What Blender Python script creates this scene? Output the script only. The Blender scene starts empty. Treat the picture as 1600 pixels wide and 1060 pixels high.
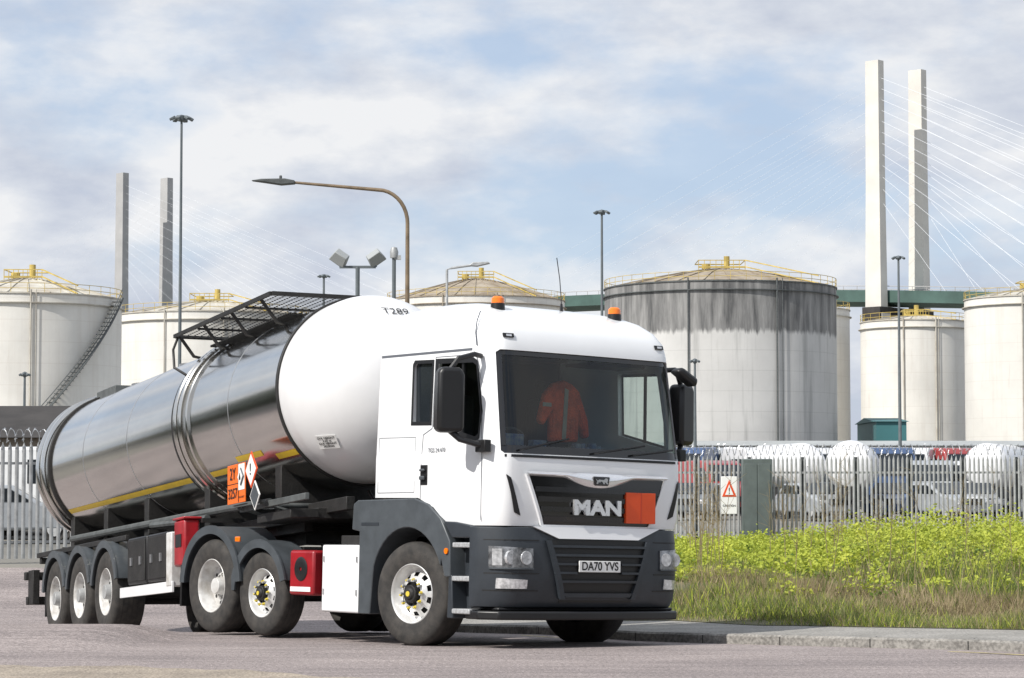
import bpy, bmesh, math, random
import numpy as np
from mathutils import Matrix, Vector
random.seed(7); rng=np.random.default_rng(7)
C=bpy.data.collections.new("scene"); bpy.context.scene.collection.children.link(C)
rad=math.radians
# ------------------------------------------------------------------ materials
def nd(nt,t,**k):
    n=nt.nodes.new(t)
    for a,b in k.items(): setattr(n,a,b)
    return n
def mat(name,col,rough=.5,metal=0.,var=.12,scale=3.,bump=0.,coat=0.,col2=None,stretch=(1,1,1),detail=6,bscale=None,spec=None,contrast=(.35,.65),bdist=.02):
    m=bpy.data.materials.new(name); m.use_nodes=True; nt=m.node_tree; b=nt.nodes['Principled BSDF']; L=nt.links
    b.inputs['Roughness'].default_value=rough; b.inputs['Metallic'].default_value=metal
    if coat: b.inputs['Coat Weight'].default_value=coat; b.inputs['Coat Roughness'].default_value=.06
    if spec is not None: b.inputs['Specular IOR Level'].default_value=spec
    tc=nd(nt,'ShaderNodeTexCoord'); mp=nd(nt,'ShaderNodeMapping'); mp.inputs['Scale'].default_value=stretch
    L.new(tc.outputs['Object'],mp.inputs['Vector'])
    n=nd(nt,'ShaderNodeTexNoise'); n.inputs['Scale'].default_value=scale; n.inputs['Detail'].default_value=detail; n.inputs['Roughness'].default_value=.6
    L.new(mp.outputs['Vector'],n.inputs['Vector'])
    r=nd(nt,'ShaderNodeValToRGB'); c2=col2 or tuple(c*(1-var*2) for c in col)
    r.color_ramp.elements[0].position=contrast[0]; r.color_ramp.elements[1].position=contrast[1]
    r.color_ramp.elements[0].color=(*c2,1); r.color_ramp.elements[1].color=(*col,1)
    L.new(n.outputs['Fac'],r.inputs['Fac']); L.new(r.outputs['Color'],b.inputs['Base Color'])
    if bump:
        n2=nd(nt,'ShaderNodeTexNoise'); n2.inputs['Scale'].default_value=bscale or scale*6; n2.inputs['Detail'].default_value=6
        L.new(mp.outputs['Vector'],n2.inputs['Vector'])
        bp=nd(nt,'ShaderNodeBump'); bp.inputs['Strength'].default_value=bump; bp.inputs['Distance'].default_value=bdist
        L.new(n2.outputs['Fac'],bp.inputs['Height']); L.new(bp.outputs['Normal'],b.inputs['Normal'])
    return m
def speckle(m,scale,amt,lo=.6,hi=1.35,st=(1,1,1)):
    nt=m.node_tree; L=nt.links; bs=nt.nodes['Principled BSDF']; src=bs.inputs['Base Color'].links[0].from_socket
    tc=[n for n in nt.nodes if n.type=='TEX_COORD'][0]; mp=nd(nt,'ShaderNodeMapping'); mp.inputs['Scale'].default_value=st; L.new(tc.outputs['Object'],mp.inputs['Vector'])
    n=nd(nt,'ShaderNodeTexNoise'); n.inputs['Scale'].default_value=scale; n.inputs['Detail'].default_value=3; L.new(mp.outputs[0],n.inputs['Vector'])
    r=nd(nt,'ShaderNodeMapRange'); r.inputs[1].default_value=.35; r.inputs[2].default_value=.65; r.inputs[3].default_value=lo; r.inputs[4].default_value=hi; L.new(n.outputs['Fac'],r.inputs[0])
    x=nd(nt,'ShaderNodeMix',data_type='RGBA',blend_type='MULTIPLY'); x.inputs[0].default_value=amt; L.new(src,x.inputs[6]); L.new(r.outputs[0],x.inputs[7]); L.new(x.outputs[2],bs.inputs['Base Color'])
def glass_mat(name,tint):
    m=bpy.data.materials.new(name); m.use_nodes=True; nt=m.node_tree; nt.nodes.clear(); L=nt.links
    o=nd(nt,'ShaderNodeOutputMaterial'); mx=nd(nt,'ShaderNodeMixShader'); t=nd(nt,'ShaderNodeBsdfTransparent'); g=nd(nt,'ShaderNodeBsdfGlossy')
    t.inputs['Color'].default_value=(*tint,1); g.inputs['Roughness'].default_value=.02
    lw=nd(nt,'ShaderNodeLayerWeight'); lw.inputs['Blend'].default_value=.22
    mr=nd(nt,'ShaderNodeMapRange'); mr.inputs[3].default_value=.04; mr.inputs[4].default_value=.75; L.new(lw.outputs['Fresnel'],mr.inputs[0])
    L.new(mr.outputs[0],mx.inputs[0]); L.new(t.outputs[0],mx.inputs[1]); L.new(g.outputs[0],mx.inputs[2]); L.new(mx.outputs[0],o.inputs[0])
    return m
M={}
M['white']=mat('white_paint',(.84,.85,.86),.28,var=.02,scale=2,coat=.5)
M['whiteD']=mat('white_tank_paint',(.80,.80,.80),.35,var=.035,scale=1.2,coat=.3)
M['steel']=mat('polished_steel',(.74,.72,.68),.14,1.,var=.08,scale=1.5,stretch=(.3,1,1),bump=.07,bscale=1.5)
M['chrome']=mat('chrome',(.88,.88,.89),.22,.75,var=.03)
M['mirror']=mat('mirror_glass',(.8,.8,.8),.02,1.,var=.01)
M['alu']=mat('aluminium',(.62,.63,.64),.38,.9,var=.1,scale=8)
M['tread']=mat('step_tread',(.55,.56,.57),.5,.3,var=.2,scale=30)
M['grey']=mat('slate_grey_plastic',(.036,.043,.052),.42,var=.12,scale=4)
M['grey2']=mat('fender_grey',(.075,.086,.096),.42,var=.14,scale=5)
M['black']=mat('black_plastic',(.012,.012,.013),.4,var=.1)
M['gloss']=mat('gloss_black',(.008,.008,.009),.16,var=.1,coat=.5)
M['slat']=mat('grille_slat',(.022,.023,.025),.25,var=.1,coat=.3)
M['chassis']=mat('chassis_black',(.022,.021,.02),.6,var=.25,scale=6,bump=.2)
M['tyre']=mat('tyre_rubber',(.055,.050,.045),.8,var=.2,scale=9,col2=(.025,.024,.023),bump=.15)
M['rimw']=mat('rim_white',(.64,.64,.63),.4,var=.14,scale=7,col2=(.40,.38,.35),contrast=(.3,.6))
M['rims']=mat('rim_silver',(.78,.78,.77),.35,.35,var=.1,scale=7)
M['yellow']=mat('yellow_paint',(.85,.58,.03),.45,var=.08)
M['yellowd']=mat('yellow_marker',(.74,.58,.07),.5,var=.15)
M['orange']=mat('orange_plate',(.85,.16,.015),.45,var=.04)
M['redor']=mat('red_orange_panel',(.76,.085,.015),.45,var=.05)
M['red']=mat('red_paint',(.40,.012,.02),.4,var=.18,coat=.2)
M['amber']=mat('amber_lens',(.9,.2,.01),.15,var=.05,coat=.5)
M['plate']=mat('plate_white',(.84,.84,.82),.4,var=.02)
M['ink']=mat('black_ink',(.015,.015,.015),.5,var=.02)
M['inkg']=mat('grey_ink',(.12,.13,.15),.5,var=.02)
M['lens']=mat('headlamp_lens',(.85,.86,.88),.1,.4,var=.25,scale=22,coat=1)
M['lensD']=mat('headlamp_reflector',(.42,.43,.45),.18,.5,var=.4,scale=13,coat=1)
M['glassF']=glass_mat('windscreen_glass',(.60,.68,.67))
M['glassS']=glass_mat('side_glass',(.74,.79,.77))
M['int']=mat('cab_interior',(.022,.024,.028),.7,var=.2)
M['hivis']=mat('orange_cloth',(.95,.12,.03),.8,var=.3,scale=7,col2=(.45,.05,.015),bump=1.)
M['silverc']=mat('reflective_band',(.42,.40,.34),.5,var=.2)
M['blue']=mat('dash_items',(.04,.09,.25),.5,var=.3,scale=20,col2=(.25,.27,.3))
M['asph']=mat('asphalt',(.335,.288,.275),.88,scale=.45,col2=(.23,.198,.192),bump=1.,bscale=26,detail=12,stretch=(.5,1.3,1),bdist=.03); speckle(M['asph'],3,1.,.88,1.1,(.35,2.2,1)); speckle(M['asph'],26,1.,.72,1.25); speckle(M['asph'],70,1.,.6,1.4)
M['yard']=mat('yard_ground',(.24,.225,.195),.9,scale=.12,col2=(.14,.135,.12),bump=.3,bscale=8,detail=10)
M['pave']=mat('paving',(.33,.315,.29),.85,scale=1.2,col2=(.22,.21,.19),bump=.5,bscale=30,detail=10); speckle(M['pave'],40,.8)
M['kerb']=mat('kerb_concrete',(.33,.315,.29),.85,scale=2.5,col2=(.20,.19,.175),bump=.5,bscale=20); speckle(M['kerb'],30,.8)  # concrete tone darkened to carry the cast shadow lying on the kerb
M['dirt']=mat('dusty_earth',(.40,.34,.27),.95,scale=1.6,col2=(.26,.22,.18),bump=1.,bscale=25,detail=12); speckle(M['dirt'],50,1.,.6,1.3)
M['soil']=mat('verge_soil',(.17,.145,.085),.95,scale=1.1,col2=(.08,.085,.035),bump=.8,bscale=12)
M['galv']=mat('galvanised_steel',(.47,.48,.48),.5,.25,var=.15,scale=5)
M['galvD']=mat('weathered_post',(.12,.13,.13),.6,.2,var=.2,scale=5)
M['wire']=mat('razor_wire',(.5,.51,.52),.35,.8,var=.1)
M['pole']=mat('painted_pole',(.13,.15,.16),.5,var=.1)
M['cabin']=mat('cabinet_green',(.12,.145,.14),.5,var=.12)
M['brown']=mat('bronze_pole',(.27,.20,.13),.5,.2,var=.2,scale=4)
M['conc']=mat('pylon_concrete',(.72,.69,.63),.85,scale=.08,col2=(.60,.575,.53))
M['concD']=mat('pylon_concrete_grey',(.42,.415,.41),.85,scale=.08,col2=(.33,.33,.33))
M['deck']=mat('bridge_green',(.075,.14,.12),.6,var=.2,scale=.1)
M['cable']=mat('cable_white',(.80,.82,.85),.6,var=.02)
M['rail']=mat('handrail_yellow',(.60,.45,.12),.55,var=.2,scale=1)
M['rust']=mat('tank_roof_rust',(.38,.33,.26),.85,scale=.5,col2=(.22,.175,.125))
M['roofp']=mat('tank_roof_pale',(.55,.53,.47),.85,scale=.5,col2=(.38,.34,.28))
M['shed']=mat('shed_cladding',(.40,.42,.42),.6,var=.1,scale=.2)
M['teal']=mat('teal_cladding',(.05,.17,.18),.6,var=.1,scale=.2)
M['roofD']=mat('dark_roof',(.05,.045,.042),.8,var=.2,scale=1)
M['brick']=mat('pale_brick',(.30,.25,.20),.9,var=.15,scale=4)
M['vglass']=mat('vehicle_glass',(.02,.025,.03),.08,0,var=.1,coat=.5)
M['yl']=mat('faded_yellow_line',(.48,.40,.2),.8,scale=6,col2=(.30,.26,.2),bump=.3,contrast=(.4,.55))
def streak(name,base,dark,hband=None,amt=.5,rust=(.30,.2,.12)):
    m=bpy.data.materials.new(name); m.use_nodes=True; nt=m.node_tree; L=nt.links; b=nt.nodes['Principled BSDF']; b.inputs['Roughness'].default_value=.7
    tc=nd(nt,'ShaderNodeTexCoord')
    def noise(st,sc,d=8):
        mp=nd(nt,'ShaderNodeMapping'); mp.inputs['Scale'].default_value=st; L.new(tc.outputs['Object'],mp.inputs['Vector'])
        n=nd(nt,'ShaderNodeTexNoise'); n.inputs['Scale'].default_value=sc; n.inputs['Detail'].default_value=d; n.inputs['Roughness'].default_value=.65
        L.new(mp.outputs['Vector'],n.inputs['Vector']); return n
    def ramp(src,p0,p1,c0,c1):
        r=nd(nt,'ShaderNodeValToRGB'); r.color_ramp.elements[0].position=p0; r.color_ramp.elements[1].position=p1
        r.color_ramp.elements[0].color=(*c0,1); r.color_ramp.elements[1].color=(*c1,1); L.new(src,r.inputs['Fac']); return r
    def mix(f,a,bb):
        x=nd(nt,'ShaderNodeMix',data_type='RGBA'); L.new(f,x.inputs[0]); L.new(a,x.inputs[6]); L.new(bb,x.inputs[7]); return x.outputs[2]
    n1=noise((1,1,.05),.9); n2=noise((1,1,1),.18,5); n3=noise((1,1,.07),2.3)
    c=ramp(n2.outputs['Fac'],.3,.7,tuple(x*.84 for x in base),base).outputs[0]
    s=ramp(n1.outputs['Fac'],.50,.72,(0,0,0),(amt,amt,amt))
    dk=nd(nt,'ShaderNodeRGB'); dk.outputs[0].default_value=(*dark,1)
    c=mix(s.outputs[0],c,dk.outputs[0])
    s3=ramp(n3.outputs['Fac'],.60,.78,(0,0,0),(amt*.8,)*3)
    rs=nd(nt,'ShaderNodeRGB'); rs.outputs[0].default_value=(*rust,1); c=mix(s3.outputs[0],c,rs.outputs[0])
    sp=nd(nt,'ShaderNodeSeparateXYZ'); L.new(tc.outputs['Object'],sp.inputs[0])
    w=nd(nt,'ShaderNodeMath',operation='MODULO'); L.new(sp.outputs[2],w.inputs[0]); w.inputs[1].default_value=2.3
    lt=nd(nt,'ShaderNodeMath',operation='LESS_THAN'); L.new(w.outputs[0],lt.inputs[0]); lt.inputs[1].default_value=.09
    ml=nd(nt,'ShaderNodeMath',operation='MULTIPLY'); L.new(lt.outputs[0],ml.inputs[0]); ml.inputs[1].default_value=.2
    c=mix(ml.outputs[0],c,dk.outputs[0])
    if hband:
        n5=noise((1,1,.02),2.2,4); sb=nd(nt,'ShaderNodeMath',operation='MULTIPLY_ADD'); L.new(n5.outputs['Fac'],sb.inputs[0]); sb.inputs[1].default_value=1.8; L.new(sp.outputs[2],sb.inputs[2])
        g=nd(nt,'ShaderNodeMapRange'); g.inputs[1].default_value=hband[0]+.7; g.inputs[2].default_value=hband[0]+1.2; L.new(sb.outputs[0],g.inputs[0])
        n4=noise((1,1,.12),.9); r4=ramp(n4.outputs['Fac'],.36,.66,hband[1],hband[2]); c=mix(g.outputs[0],c,r4.outputs[0])
    L.new(c,b.inputs['Base Color']); return m
M['tkA']=streak('cream_tank_shell',(.76,.74,.69),(.48,.43,.37),amt=.32)
M['tkB']=streak('grey_tank_shell',(.58,.57,.55),(.22,.22,.21),hband=(18.2,(.085,.085,.085),(.31,.305,.295)),amt=.7,rust=(.34,.33,.30))
# ------------------------------------------------------------------ mesh builder
class B:
    def __init__(s): s.v=[];s.f=[];s.m=[];s.mi=0;s.T=None
    def add(s,vs,fs):
        o=len(s.v)
        if s.T is not None: vs=[tuple(s.T@Vector(v)) for v in vs]
        s.v+= [tuple(v) for v in vs]; s.f+=[[o+i for i in f] for f in fs]; s.m+=[s.mi]*len(fs); return s
    def box(s,x0,x1,y0,y1,z0,z1):
        return s.add([(x0,y0,z0),(x1,y0,z0),(x1,y1,z0),(x0,y1,z0),(x0,y0,z1),(x1,y0,z1),(x1,y1,z1),(x0,y1,z1)],
          [(3,2,1,0),(4,5,6,7),(0,1,5,4),(1,2,6,5),(2,3,7,6),(3,0,4,7)])
    def cyl(s,p0,p1,r0,r1=None,n=16,cap=True):
        if r1 is None: r1=r0
        p0=Vector(p0);p1=Vector(p1);d=(p1-p0).normalized(); a=d.orthogonal().normalized(); b=d.cross(a)
        vs=[];
        for p,r in((p0,r0),(p1,r1)):
            for i in range(n):
                t=2*math.pi*i/n; vs.append(p+a*(r*math.cos(t))+b*(r*math.sin(t)))
        fs=[(i,(i+1)%n,n+(i+1)%n,n+i) for i in range(n)]
        if cap: fs+=[tuple(range(n))[::-1],tuple(range(n,2*n))]
        return s.add(vs,fs)
    def tube(s,pts,r,n=8):
        pts=[Vector(p) for p in pts]; vs=[];fs=[]; up=None
        for k,p in enumerate(pts):
            d=(pts[min(k+1,len(pts)-1)]-pts[max(k-1,0)]).normalized()
            if up is None: up=d.orthogonal().normalized()
            up=(up-d*up.dot(d)).normalized(); b=d.cross(up); rr=r[k] if isinstance(r,(list,tuple)) else r
            for i in range(n):
                t=2*math.pi*i/n; vs.append(p+up*(rr*math.cos(t))+b*(rr*math.sin(t)))
        for k in range(len(pts)-1):
            for i in range(n): fs.append((k*n+i,k*n+(i+1)%n,(k+1)*n+(i+1)%n,(k+1)*n+i))
        fs+=[tuple(range(n))[::-1],tuple(range((len(pts)-1)*n,len(pts)*n))]
        return s.add(vs,fs)
    def lathe(s,prof,o,axis='x',n=64,a0=0,a1=2*math.pi):
        full=abs(a1-a0-2*math.pi)<1e-6; N=n if full else n+1; vs=[];fs=[]
        for (a,r) in prof:
            for i in range(N):
                t=a0+(a1-a0)*i/n; c,sn=r*math.cos(t),r*math.sin(t)
                vs.append({'x':(o[0]+a,o[1]+c,o[2]+sn),'y':(o[0]+c,o[1]+a,o[2]+sn),'z':(o[0]+c,o[1]+sn,o[2]+a)}[axis])
        for k in range(len(prof)-1):
            for i in range(n):
                j=(i+1)%N if full else i+1
                fs.append((k*N+i,k*N+j,(k+1)*N+j,(k+1)*N+i))
        return s.add(vs,fs)
    def prism(s,poly,d0,d1,plane='xz'):
        n=len(poly)
        def q(a,b,d): return {'xz':(a,d,b),'yz':(d,a,b),'xy':(a,b,d)}[plane]
        vs=[q(a,b,d0) for a,b in poly]+[q(a,b,d1) for a,b in poly]
        return s.add(vs,[tuple(range(n)),tuple(range(n,2*n))[::-1]]+[(i,(i+1)%n,n+(i+1)%n,n+i) for i in range(n)])
    def grid(s,fn,nu,nv):
        vs=[fn(i/nu,j/nv) for j in range(nv+1) for i in range(nu+1)]
        return s.add(vs,[(j*(nu+1)+i,j*(nu+1)+i+1,(j+1)*(nu+1)+i+1,(j+1)*(nu+1)+i) for j in range(nv) for i in range(nu)])
    def arc(s,c,r0,r1,a0,a1,y0,y1,n=20):
        p=[(c[0]+r1*math.cos(a0+(a1-a0)*i/n),c[1]+r1*math.sin(a0+(a1-a0)*i/n)) for i in range(n+1)]
        p+=[(c[0]+r0*math.cos(a1+(a0-a1)*i/n),c[1]+r0*math.sin(a1+(a0-a1)*i/n)) for i in range(n+1)]
        N=len(p); vs=[(a,y0,b) for a,b in p]+[(a,y1,b) for a,b in p]; fs=[(i,(i+1)%N,N+(i+1)%N,N+i) for i in range(N)]
        for i in range(n):
            fs.append((i,i+1,N-2-i,N-1-i)); fs.append((N+i,N+N-1-i,N+N-2-i,N+i+1))
        return s.add(vs,fs)
    def obj(s,name,parent=None,mats=('white',),ang=35,bevel=0,recalc=True,label=None,seg=2):
        me=bpy.data.meshes.new(name); me.from_pydata(s.v,[],s.f); me.update()
        for m in mats: me.materials.append(M[m])
        me.polygons.foreach_set('material_index',s.m)
        if recalc:
            bm=bmesh.new(); bm.from_mesh(me); bmesh.ops.recalc_face_normals(bm,faces=bm.faces); bm.to_mesh(me); bm.free()
        if ang: me.polygons.foreach_set('use_smooth',[True]*len(me.polygons)); me.set_sharp_from_angle(angle=rad(ang))
        o=bpy.data.objects.new(name,me); C.objects.link(o)
        if parent: o.parent=parent
        if bevel: md=o.modifiers.new('b','BEVEL'); md.width=bevel; md.segments=seg; md.limit_method='ANGLE'; md.angle_limit=rad(40)
        if label: o['label']=label
        return o
def thing(name,label,cat,mat4=None,loc=None,rz=0,group=None):
    e=bpy.data.objects.new(name,None); C.objects.link(e); e.empty_display_size=.3
    if mat4 is not None: e.matrix_world=mat4
    else: e.location=loc; e.rotation_euler=(0,0,rz)
    e['label']=label; e['category']=cat
    if group: e['group']=group
    return e
def text(name,body,size,M4,parent,m='ink',ext=.003,off=0.,sx=1.,align='CENTER'):
    cu=bpy.data.curves.new(name,'FONT'); cu.body=body; cu.size=size; cu.extrude=ext; cu.offset=off; cu.align_x=align; cu.align_y='CENTER'; cu.space_line=.85
    t=bpy.data.objects.new('tmp',cu); C.objects.link(t); dg=bpy.context.evaluated_depsgraph_get()
    me=bpy.data.meshes.new_from_object(t.evaluated_get(dg)); bpy.data.objects.remove(t); me.materials.clear(); me.materials.append(M[m])
    me.transform(M4@Matrix.Diagonal((sx,1,1,1))); me.name=name
    o=bpy.data.objects.new(name,me); C.objects.link(o); o.parent=parent; return o
def frame(o,ux,uy):
    ux=Vector(ux).normalized(); uy=Vector(uy).normalized(); uz=ux.cross(uy)
    m=Matrix.Identity(4)
    for i in range(3): m[i][0]=ux[i]; m[i][1]=uy[i]; m[i][2]=uz[i]; m[i][3]=o[i]
    return m
def pose(a,p,r,t):
    f=Vector((math.sin(a),-math.cos(a),0)); l=Vector((math.cos(a),math.sin(a),0)); u=Vector((0,0,1))
    f2=f*math.cos(p)+u*math.sin(p); u2=-f*math.sin(p)+u*math.cos(p)
    l3=l*math.cos(r)-u2*math.sin(r); u3=l*math.sin(r)+u2*math.cos(r)
    m=Matrix.Identity(4)
    for i in range(3): m[i][0]=f2[i]; m[i][1]=l3[i]; m[i][2]=u3[i]; m[i][3]=t[i]
    return m
def lerp(a,c,t): return a+(c-a)*t
# ================================================================== TERRAIN
hy=[-1e5,22.5,24,25.5,27,29,31.2,33.5,36,40,46,1e5]; hz=[0,0,-.055,-.11,-.14,-.24,-.43,-.62,-.72,-.6,-.02,0]
ry=[-1e5,22,26,30,36,45,58,75,1e5]; rz_=[.12,.12,.03,.04,.14,.12,-.05,0,0]
def ss(a,b,x): t=np.clip((x-a)/(b-a),0,1); return t*t*(3-2*t)
def hL(X,Y): return np.interp(Y,hy,hz)+.15*ss(-3.6,-4.3,X)*ss(22,25,Y)*(1-ss(26,29,Y))
def hR(Y): return np.interp(Y,ry,rz_)
kp=[(14,14.6),(8,19.5),(4.8,22.2),(3.15,23.6),(2.1,24.6),(1.35,25.4),(.7,26.5),(-.2,27.9),(-1.0,29.6),(-1.3,32),(-1.1,36),(-.6,41),(0,46)]
def chaikin(p,n=3):
    for _ in range(n):
        q=[p[0]]
        for a,b in zip(p[:-1],p[1:]):
            q+=[(a[0]*.75+b[0]*.25,a[1]*.75+b[1]*.25),(a[0]*.25+b[0]*.75,a[1]*.25+b[1]*.75)]
        p=q+[p[-1]]
    return p
K=chaikin(kp)
def offs(P,d):
    out=[]
    for i,p in enumerate(P):
        a=P[max(i-1,0)]; b=P[min(i+1,len(P)-1)]; tx,ty=b[0]-a[0],b[1]-a[1]; l=math.hypot(tx,ty)
        out.append((p[0]+ty/l*d,p[1]-tx/l*d))
    return out
kys=[k[1] for k in K]; kxs=[k[0] for k in K]
def kerbX(Y): return float(np.interp(Y,kys,kxs))
def struct(o): o['kind']='structure'; return o
gx=np.unique(np.concatenate([np.linspace(-4000,-60,14),np.linspace(-60,-14,12),np.linspace(-14,20,86),np.linspace(20,80,14),np.linspace(80,4000,14)]))
gy=np.unique(np.concatenate([np.linspace(-3000,-10,12),np.linspace(-10,16,10),np.linspace(16,62,116),np.linspace(62,150,12),np.linspace(150,5000,20)]))
b=B(); XX,YY=np.meshgrid(gx,gy); ZZ=hL(XX,YY)
side=np.array([[x>kerbX(y)+.3 and 14.6<y<70 for x in gx] for y in gy])
ZZ=np.where(side,np.minimum(ZZ,hR(YY))-.10,ZZ-.03)
nx=len(gx); b.v=list(zip(XX.ravel().tolist(),YY.ravel().tolist(),ZZ.ravel().tolist()))
b.f=[(j*nx+i,j*nx+i+1,(j+1)*nx+i+1,(j+1)*nx+i) for j in range(len(gy)-1) for i in range(nx-1)]; b.m=[0]*len(b.f)
struct(b.obj('ground',None,('yard',),ang=60))
b=B()
def rf(u,v):
    y=15+v*30.5; x1=kerbX(y)+.02 if y>14.6 else 14; x=-30+(x1+30)*u; return (x,y,float(hL(np.array(x),y)))
b.grid(rf,100,122); struct(b.obj('road',None,('asph',),ang=60))
b=B()
def df(u,v):
    x=-8+9.5*u; y0=15.5; y1=max(15.6,20.9-.42*(x+4.5)+.18*math.sin(x*1.7)+.09*math.sin(x*5.1)+.05*math.sin(x*13))
    y=y0+(y1-y0)*v; return (x,y,.006+float(hL(np.array(x),y)))
b.grid(df,140,8); struct(b.obj('dusty_roadside',None,('dirt',),ang=60))
K2=offs(K,.13); P1=offs(K,1.8)
zk=[float(hL(np.array(p[0]),p[1])) for p in K]
KH=.10
b=B(); n=len(K)
for i in range(n-1):
    a,c=K[i],K[i+1]; a2,c2=K2[i],K2[i+1]; z0,z1=zk[i],zk[i+1]
    b.add([(a[0],a[1],z0-.15),(c[0],c[1],z1-.15),(c[0],c[1],z1+KH-.02),(a[0],a[1],z0+KH-.02)],[(0,1,2,3)])
    am=(a[0]*.85+a2[0]*.15,a[1]*.85+a2[1]*.15); cm=(c[0]*.85+c2[0]*.15,c[1]*.85+c2[1]*.15)
    b.add([(a[0],a[1],z0+KH-.02),(c[0],c[1],z1+KH-.02),(cm[0],cm[1],z1+KH),(am[0],am[1],z0+KH)],[(0,1,2,3)])
    b.add([(am[0],am[1],z0+KH),(cm[0],cm[1],z1+KH),(c2[0],c2[1],z1+KH),(a2[0],a2[1],z0+KH)],[(0,1,2,3)])
struct(b.obj('kerb',None,('kerb',),ang=20,recalc=False))
b=B(); acc=0
for i in range(n-1):
    a,c=K[i],K[i+1]; l=math.hypot(c[0]-a[0],c[1]-a[1]); acc+=l
    if acc>.9:
        acc=0; dx,dy=(c[0]-a[0])/l,(c[1]-a[1])/l; z=zk[i]
        nx_,ny_=(K2[i][0]-a[0]),(K2[i][1]-a[1])
        q=[(a[0]-nx_*.03,a[1]-ny_*.03,z-.01),(a[0]-nx_*.03+dx*.010,a[1]-ny_*.03+dy*.010,z-.01),(a[0]-nx_*.03+dx*.010,a[1]-ny_*.03+dy*.010,z+KH-.017),(a[0]-nx_*.03,a[1]-ny_*.03,z+KH-.017),(a[0]+nx_,a[1]+ny_,z+KH+.004),(a[0]+nx_+dx*.010,a[1]+ny_+dy*.010,z+KH+.004)]
        b.add(q,[(0,1,2,3),(3,2,5,4)])
struct(b.obj('kerb_joints',None,('chassis',),ang=0,recalc=False))
def strip(A,Bp,zA,zB,nv):
    vs=[];fs=[];N=len(A)
    for j in range(nv+1):
        t=j/nv
        for i in range(N): 
            x=lerp(A[i][0],Bp[i][0],t); y=lerp(A[i][1],Bp[i][1],t); vs.append((x,y,zA(i,x,y,t) if zB is None else lerp(zA[i],zB[i],t)))
    for j in range(nv):
        for i in range(N-1): fs.append((j*N+i,j*N+i+1,(j+1)*N+i+1,(j+1)*N+i))
    return vs,fs
b=B(); b.add(*strip(K2,P1,[z+KH-.004 for z in zk],[z+KH-.004 for z in zk],3)); struct(b.obj('pavement',None,('pave',),ang=60,recalc=False))
b=B(); Y1=offs(K,-.28); Y2=offs(K,-.36); b.add(*strip(Y1[:60],Y2[:60],[z+.005 for z in zk],[z+.005 for z in zk],1))
struct(b.obj('yellow_line',None,('yl',),ang=0,recalc=False))
FAR=[(lerp(60,.5,(i/(len(P1)-1))**.6),57.5) for i in range(len(P1))]
def vz(i,x,y,t):
    z0=zk[i]+KH+.002; k=min(1,t*6); k=k*k*(3-2*k)
    return z0*(1-k)+float(hR(y))*k+.03*math.sin(x*2.1+y)*math.sin(y*1.3)*k
b=B(); b.add(*strip(P1,FAR,vz,None,60)); struct(b.obj('grass_verge',None,('soil',),ang=60,recalc=False))
# ================================================================== VEGETATION
def leafmat(name,c,c2,tr=.35,scale=.9):
    m=mat(name,c,.7,scale=scale,col2=c2,detail=4); nt=m.node_tree; L=nt.links; bs=nt.nodes['Principled BSDF']; o=nt.nodes['Material Output']
    t=nd(nt,'ShaderNodeBsdfTranslucent'); mx=nd(nt,'ShaderNodeMixShader'); mx.inputs[0].default_value=tr
    L.new(bs.inputs['Base Color'].links[0].from_socket,t.inputs['Color']); L.new(bs.outputs[0],mx.inputs[1]); L.new(t.outputs[0],mx.inputs[2]); L.new(mx.outputs[0],o.inputs[0]); return m
M['g1']=leafmat('grass_green',(.20,.24,.07),(.11,.15,.035))
M['g2']=leafmat('grass_dry',(.42,.34,.20),(.26,.205,.115))
M['g3']=leafmat('weed_yellow_green',(.56,.60,.08),(.36,.44,.06),scale=1.6)
M['g4']=leafmat('weed_green',(.21,.30,.05),(.10,.17,.03),scale=1.6)
def tri_object(name,V,F,mi,mats):
    me=bpy.data.meshes.new(name); nv=len(V); nf=len(F); k=F.shape[1]
    me.vertices.add(nv); me.vertices.foreach_set('co',V.astype(np.float32).ravel())
    me.loops.add(nf*k); me.loops.foreach_set('vertex_index',F.astype(np.int32).ravel())
    me.polygons.add(nf); me.polygons.foreach_set('loop_start',np.arange(0,nf*k,k,dtype=np.int32)); me.update(calc_edges=True)
    for m in mats: me.materials.append(M[m])
    me.polygons.foreach_set('material_index',mi.astype(np.int32)); me.validate()
    o=bpy.data.objects.new(name,me); C.objects.link(o); o['kind']='stuff'; return o
edge=sorted([(p[1],p[0]) for p in P1]); eY=[e[0] for e in edge]; eX=[e[1] for e in edge]
def scatter(n,y0,y1,pl=.045,pw=1.25):
    Y=y0+(y1-y0)*rng.random(n)**pw; xl=np.maximum(np.interp(Y,eY,eX)+.02,pl*Y); xr=Y*.235+.8
    X=xl+(xr-xl)*rng.random(n); ok=xr>xl; return X[ok],Y[ok]
def gz(X,Y):
    d=np.clip((X-np.interp(Y,eY,eX))/2.,0,1); e=np.interp(Y,hy,hz)+KH-.02; return e*(1-d)+(hR(Y)-.02)*d
def clump(X,Y,s=1.): return .5+.25*np.sin(X*2.3*s+1.3*np.sin(Y*1.1))+.25*np.sin(Y*1.9*s+X*.7+2*np.sin(X*.6))
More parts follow.
